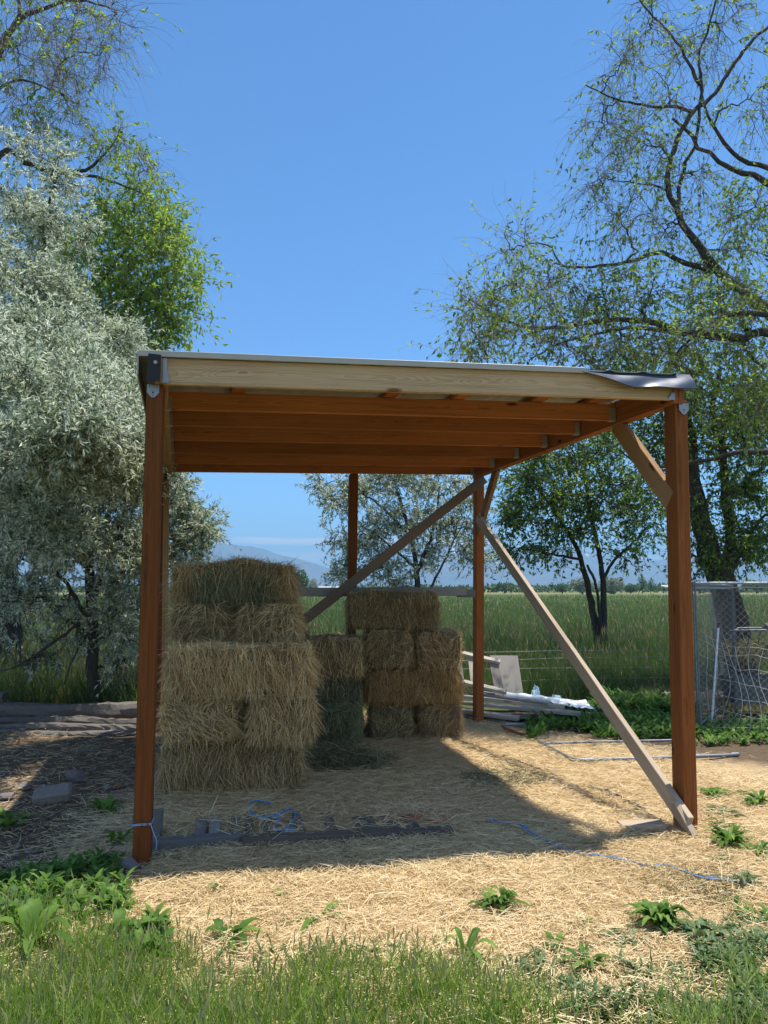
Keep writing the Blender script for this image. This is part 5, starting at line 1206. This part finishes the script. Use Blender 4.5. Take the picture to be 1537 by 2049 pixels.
# plastic roll and sheet
def sheet(name, label, corners, amp, mat, seed, cat='plastic sheet', th=.002, k=26):
    c = [np.array(q, float) for q in corners]; g = np.linspace(0, 1, k); U, Vv = np.meshgrid(g, g)
    P = (c[0] * (1 - U[..., None]) + c[1] * U[..., None]) * (1 - Vv[..., None]) + (c[3] * (1 - U[..., None]) + c[2] * U[..., None]) * Vv[..., None]
    P[..., 2] += amp * (fnoise(U * 3, Vv * 3, 2.5, seed) + .5 * fnoise(U, Vv, 12, seed + 1)); P[..., 1] += amp * .4 * fnoise(U, Vv, 8, seed + 2); P[..., 2] = np.maximum(P[..., 2], .004)
    V = P.reshape(-1, 3); n_ = len(V); idx = np.arange(n_).reshape(k, k); F = np.stack([idx[:-1, :-1], idx[:-1, 1:], idx[1:, 1:], idx[1:, :-1]], -1).reshape(-1, 4)
    V2 = np.vstack([V, V - [0, 0, th]]); mb = MB(); mb.add(V2, F, smooth=True); mb.add(V2, F[:, ::-1] + n_, smooth=True)
    ring = np.concatenate([idx[0, :], idx[1:, -1], idx[-1, ::-1][1:], idx[::-1, 0][1:]]); mb.add(V2, np.stack([ring[1:], ring[:-1], ring[:-1] + n_, ring[1:] + n_], -1))
    ctr = V.mean(0); return tag(mb.build(name, [mat], loc=tuple(ctr)), label, cat)
sheet('plastic_sheet', 'crumpled white plastic sheet spread over the right end of the lumber pile', [AT(1118, 1410, 8.8), AT(1190, 1420, 8.8), AT(1172, 1402, 9.3), AT(1070, 1394, 9.3)], .018, M['white'], 5)
mb = MB(); p = smooth_path([AT(1008, 1393, 9.15), AT(1060, 1397, 9.1), AT(1120, 1405, 9.0)], 14); tube_caps(mb, p, list(.045 + .006 * np.sin(np.arange(14) * 1.7)), 12); tag(mb.build('plastic_roll', [M['white']], loc=tuple(p[7])), 'long rolled white plastic lying on the planks', 'plastic roll')
sheet('torn_film', 'torn blue film poking up behind the plastic roll', [AT(1060, 1394, 9.3), AT(1082, 1394, 9.3), AT(1078, 1372, 9.4), AT(1068, 1372, 9.4)], .03, M['bluefilm'], 7, 'plastic film')
sheet('torn_film', 'low scrap of blue film at the middle of the plastic sheet', [AT(1100, 1402, 9.25), AT(1128, 1404, 9.25), AT(1120, 1390, 9.35), AT(1106, 1392, 9.35)], .03, M['bluefilm'], 8, 'plastic film')

# ------------------------------------------------------------------ left side: timbers, stones
def timber(label, y, Yc, w, h, z, mat, x0=-140, x1=300, sk=0.):
    a = AT(x0, y, Yc + sk); b_ = AT(x1, y, Yc - .0); a[2] = z; b_[2] = z
    rs = np.random.RandomState(y); n_ = 40; c_ = (a + b_) / 2; mb = MB(); k_ = 10; sec = []
    for j in range(k_):
        an = 2 * math.pi * (j + .5) / k_; cx, cz = math.cos(an), math.sin(an); q = max(abs(cx), abs(cz)); sec.append((cx / q * w / 2 * .97, cz / q * h / 2 * .97))
    V = []
    for i in range(n_):
        p = a + (b_ - a) * i / (n_ - 1)
        for j, (u_, v_) in enumerate(sec): V.append(p + [0, u_ * (1 + .10 * math.sin(i * .5 + j * 2)) + rs.normal() * .004, v_ * (1 + .08 * math.sin(i * .37 + j + y)) + rs.normal() * .005 + .012 * math.sin(i * .16 + y)])
    idx = np.arange(n_ * k_).reshape(n_, k_); F = np.stack([idx[:-1], np.roll(idx[:-1], -1, 1), np.roll(idx[1:], -1, 1), idx[1:]], -1).reshape(-1, 4)
    mb.add(V, F); mb.add(V, [list(range(k_))[::-1]]); mb.add(V, [[(n_ - 1) * k_ + j for j in range(k_)]]); o = mb.build('timber', [mat], loc=tuple(c_))
    return tag(o, label, 'timber', 'old timbers stacked left of the shed')
timber('thick grey timber at the back and top of the left stack', 1440, 8.75, .20, .16, .11, M['oldtimber'])
timber('bleached timber lying directly in front of the thick back one', 1462, 8.35, .13, .09, .045, M['oldtimber'], sk=.05)
timber('narrow timber half covered in straw, third from the back', 1475, 8.12, .09, .07, .035, M['oldtimber'], sk=-.06)
timber('frontmost flat board of the left timbers', 1490, 7.9, .12, .04, .02, M['oldtimber'], sk=.08)
timber('short block standing at the left frame edge on the timbers', 1425, 8.85, .14, .12, .25, M['oldtimber'], -60, 9)
sheet('plastic_bag', 'crumpled white plastic bag behind the front left post', [AT(246, 1428, 9.0), AT(292, 1428, 8.95), AT(290, 1404, 9.3), AT(268, 1406, 9.3)], .035, M['white'], 9, 'plastic bag')
def pxrock(label, px, py, sx, sy, sz, seed, mat=None, boxy=0., rot=0., up=.4, cat='rock'):
    c = G(px, py); c[2] = sz * up; return rock(label, c, (sx, sy, sz), seed, mat or M['rock'], cat, boxy=boxy, rot=rot, group='stones on the shaded ground')
c = G(103, 1592, .045)
o = board('rock', c + [-.11, -.03, -.005], c + [.13, .03, .02], .15, .085, M['rock'], None, (.08, -.25, 1), bev=.018); tag(o, 'flat slab like stone with squared corners in the left shade', 'rock', 'stones on the shaded ground')
pxrock('rounded grey stone leaning behind the flat slab', 152, 1566, .11, .09, .085, 62, M['rockdark'], rot=.4)
pxrock('speckled pale stone left of the flat slab', 50, 1580, .06, .05, .04, 63)
pxrock('small white stone right of the grey stone, upper one', 194, 1568, .032, .03, .028, 64)
pxrock('small white stone right of the grey stone, lower one', 214, 1580, .042, .035, .032, 65)
pxrock('reddish brick fragment near the small white stones', 238, 1576, .04, .035, .03, 66, M['brick'])
pxrock('dark stone at the left frame edge in shade', 10, 1602, .09, .07, .04, 67, M['rockdark'])
pxrock('small grey stone between weeds left of the post', 240, 1648, .045, .04, .02, 68)
pxrock('grey footing stone at the base of the front left post', 256, 1745, .085, .07, .055, 69, M['rockdark'])
rng = np.random.RandomState(31)
mb = MB(); m = 420; a = rng.uniform(-120, 290, m); b_ = 1500 + 300 * rng.random(m) ** 1.3; P = np.array([G(i, j, .012) for i, j in zip(a, b_)])
th = rng.uniform(0, 6.28, m); D = np.stack([np.cos(th), np.sin(th), rng.normal(size=m) * .08], -1); blades(mb, P, D, rng.uniform(.03, .14, m), rng.uniform(.006, .028, m), rng.normal(size=(m, 3)) * [.01, .01, .004], rng, 0, None, 2, up=np.array([0, 0, 1.]) + rng.normal(size=(m, 3)) * .15, taper=.6)
tag(mb.build('wood_chips', [M['chips']]), 'scattered bark and wood chips on the shaded dirt left of the shed', 'wood chips', kind='stuff')

# sill, pallet boards under the straw
o = board('sill_beam', G(298, 1697, .032), G(486, 1680, .018), .09, .08, M['concrete'], None, UP, bev=.006); tag(o, 'blue grey sill beam lying in the straw from the front left post', 'beam')
o = board('buried_board', G(484, 1683, .030), G(905, 1664, .020), .085, .05, M['dark'], None, UP); tag(o, 'long dark board half buried in straw continuing the line of the sill beam', 'board')
pr = empty('buried_pallet', G(560, 1668), 'old dark pallet half buried in straw behind the sill beam', 'pallet')
for i, (x_, y_, w_) in enumerate(((400, 1675, .062), (429, 1672, .064), (471, 1669, .07), (500, 1668, .05), (537, 1665, .075), (602, 1662, .055), (664, 1658, .06), (742, 1668, .12), (795, 1668, .09), (838, 1665, .06))):
    c = G(x_, y_, .045 if i < 2 else .026); board('pallet_board', c - bd * .03, c + bd * .33, w_, .024, M['grey'] if i < 2 else M['dark'], pr, (-.1 + .05 * (i % 3), -.1, 1), bev=.004)
o = board('upright_block', G(309, 1682), G(309, 1682) + [0, .03, .17], .075, .05, M['concrete'], None, (0, -1, .2), bev=.008); tag(o, 'pale block standing just right of the front left post', 'block')
o = board('plank_offcut', G(1240, 1652, .03), G(1328, 1650, .035), .11, .035, M['greylight'], None, UP); tag(o, 'short plank offcut in the sun by the foot of the pale brace', 'plank')
def stick(label, pts, r, mat, name='stick'):
    mb = MB(); p = smooth_path([G(x_, y_, .012) for x_, y_ in pts], 16); p[:, 2] += np.random.RandomState(len(label)).normal(size=16) * .004; tube_caps(mb, p, list(np.linspace(r, r * .6, 16)), 7)
    tag(mb.build(name, [mat], loc=tuple(p[8])), label, 'stick')
stick('dark half buried strip curving toward the foot of the right post', [(1178, 1574), (1215, 1584), (1250, 1598), (1290, 1622), (1322, 1642)], .014, M['dark'], 'buried_strip')
stick('thin dark strip in sunny straw near the rear right post', [(1005, 1510), (1040, 1524), (1075, 1538), (1130, 1555)], .012, M['dark'], 'buried_strip')
stick('small crooked dark twig in the shaded straw', [(672, 1704), (690, 1714), (705, 1718), (714, 1732)], .008, M['dark'])
stick('twig lying by the right stack corner', [(925, 1484), (945, 1489), (968, 1497)], .008, M['dark'])

rng = np.random.RandomState(61); m = 1900; t_ = rng.random(m); a_ = G(300, 1690); b_ = G(900, 1660)
P = a_ + (b_ - a_) * t_[:, None] + bd * rng.uniform(-.12, .42, m)[:, None]; q = fnoise(P[:, 0], P[:, 1], 7, 5) > -.25; P = P[q]; m = len(P); P[:, 2] = rng.uniform(.01, .065, m)
th = rng.uniform(0, 6.28, m); D = np.stack([np.cos(th), np.sin(th), rng.normal(size=m) * .15], -1); ln = rng.uniform(.05, .16, m)
mb = MB(); blades(mb, P, D, ln, rng.uniform(.0025, .0045, m), rng.normal(size=(m, 3)) * .2 * ln[:, None], rng, 0, None, 2, up=np.array([0, 0, 1.]) + rng.normal(size=(m, 3)) * .5, taper=.7)
tag(mb.build('loose_straw', [M['straw']]), 'loose straw drifted over the sill beam and buried pallet', 'straw', kind='stuff')
# blue twine
def twine(label, paths, r, mat, name='twine', hz=.035):
    mb = MB(); rs = np.random.RandomState(len(label)); c = G(*paths[0][0])
    for pts in paths:
        for k in range(3):
            q = [G(x_ , y_, hz + .004 * k) + rs.normal(size=3) * [.004, .006, .003] for x_, y_ in pts]; wire(mb, q, r, len(pts) * 5, sides=5)
    return tag(mb.build(name, [mat], loc=tuple(c)), label, 'twine')
twine('looped blue baling twine in front of the tall hay stack', [[(500, 1605), (512, 1602), (526, 1604), (540, 1608)], [(500, 1618), (506, 1628), (522, 1635), (545, 1633), (566, 1624), (580, 1620), (591, 1630), (588, 1642), (572, 1655)], [(545, 1630), (558, 1640), (552, 1648), (548, 1656)], [(550, 1662), (568, 1660), (590, 1658), (562, 1668)]], .0038, M['twine'])
twine('long blue twine trailing over the straw to the right', [[(978, 1640), (1000, 1645), (1046, 1652), (1056, 1662), (1090, 1680), (1130, 1696), (1165, 1706), (1200, 1710), (1232, 1717), (1275, 1728), (1300, 1732), (1330, 1730), (1365, 1742), (1400, 1754), (1450, 1760), (1510, 1764)], [(1044, 1651), (1050, 1656), (1054, 1652), (1048, 1660)], [(978, 1642), (984, 1638), (992, 1643)]], .0024, M['twinelight'], hz=.028)
twine('faded orange twine strands in the shaded straw', [[(765, 1632), (800, 1640), (830, 1637), (870, 1642), (900, 1636)], [(795, 1628), (820, 1634), (850, 1630)]], .003, M['orange'])
mb = MB(); yb_ = AT(282, 1652, 4.2); c = yb_; w_ = .05; dd = .075
loop = [c + aw * x_ + bd * y_ for x_, y_ in ((-.049, -.004), (0, -.006), (.049, -.004), (.052, .06), (.05, .137), (0, .139), (-.05, .137), (-.052, .06), (-.049, -.004))]
for z in (0, .006): wire(mb, [q + np.array([0, 0, z + .004 * math.sin(i)]) for i, q in enumerate(loop)], .0028, 40)
wire(mb, [c + aw * .052, c + aw * .065 + [0, -.01, -.03], c + aw * .085 + [0, -.01, -.08], c + aw * .08 + [0, 0, -.13]], .0028, 12)
tag(mb.build('tied_twine', [M['twinepale']], loc=tuple(yb_)), 'pale blue twine tied round the front left post near the ground', 'twine')

# ------------------------------------------------------------------ air
mh = bpy.data.materials.new('haze'); mh.use_nodes = True; hn = mh.node_tree.nodes; hl = mh.node_tree.links; hn.clear()
ho = hn.new("ShaderNodeOutputMaterial"); hv = hn.new("ShaderNodeVolumePrincipled"); hv.inputs["Color"].default_value = (.40, .70, 1, 1); hv.inputs["Density"].default_value = 2.3e-4; hv.inputs["Anisotropy"].default_value = .1
hl.new(hv.outputs[0], ho.inputs["Volume"])
mb = MB(); a, z0, z1 = 14000., -8., 590.
v = np.array([[x_, y_, z_] for z_ in (z0, z1) for x_, y_ in ((-a, -600), (a, -600), (a, 11500), (-a, 11500))])
mb.add(v, [[0, 3, 2, 1], [4, 5, 6, 7], [0, 1, 5, 4], [1, 2, 6, 5], [2, 3, 7, 6], [3, 0, 4, 7]])
hz_ = mb.build('haze', [mh]); tag(hz_, kind='stuff', label='thin blue air between the camera and the far hills', cat='haze')
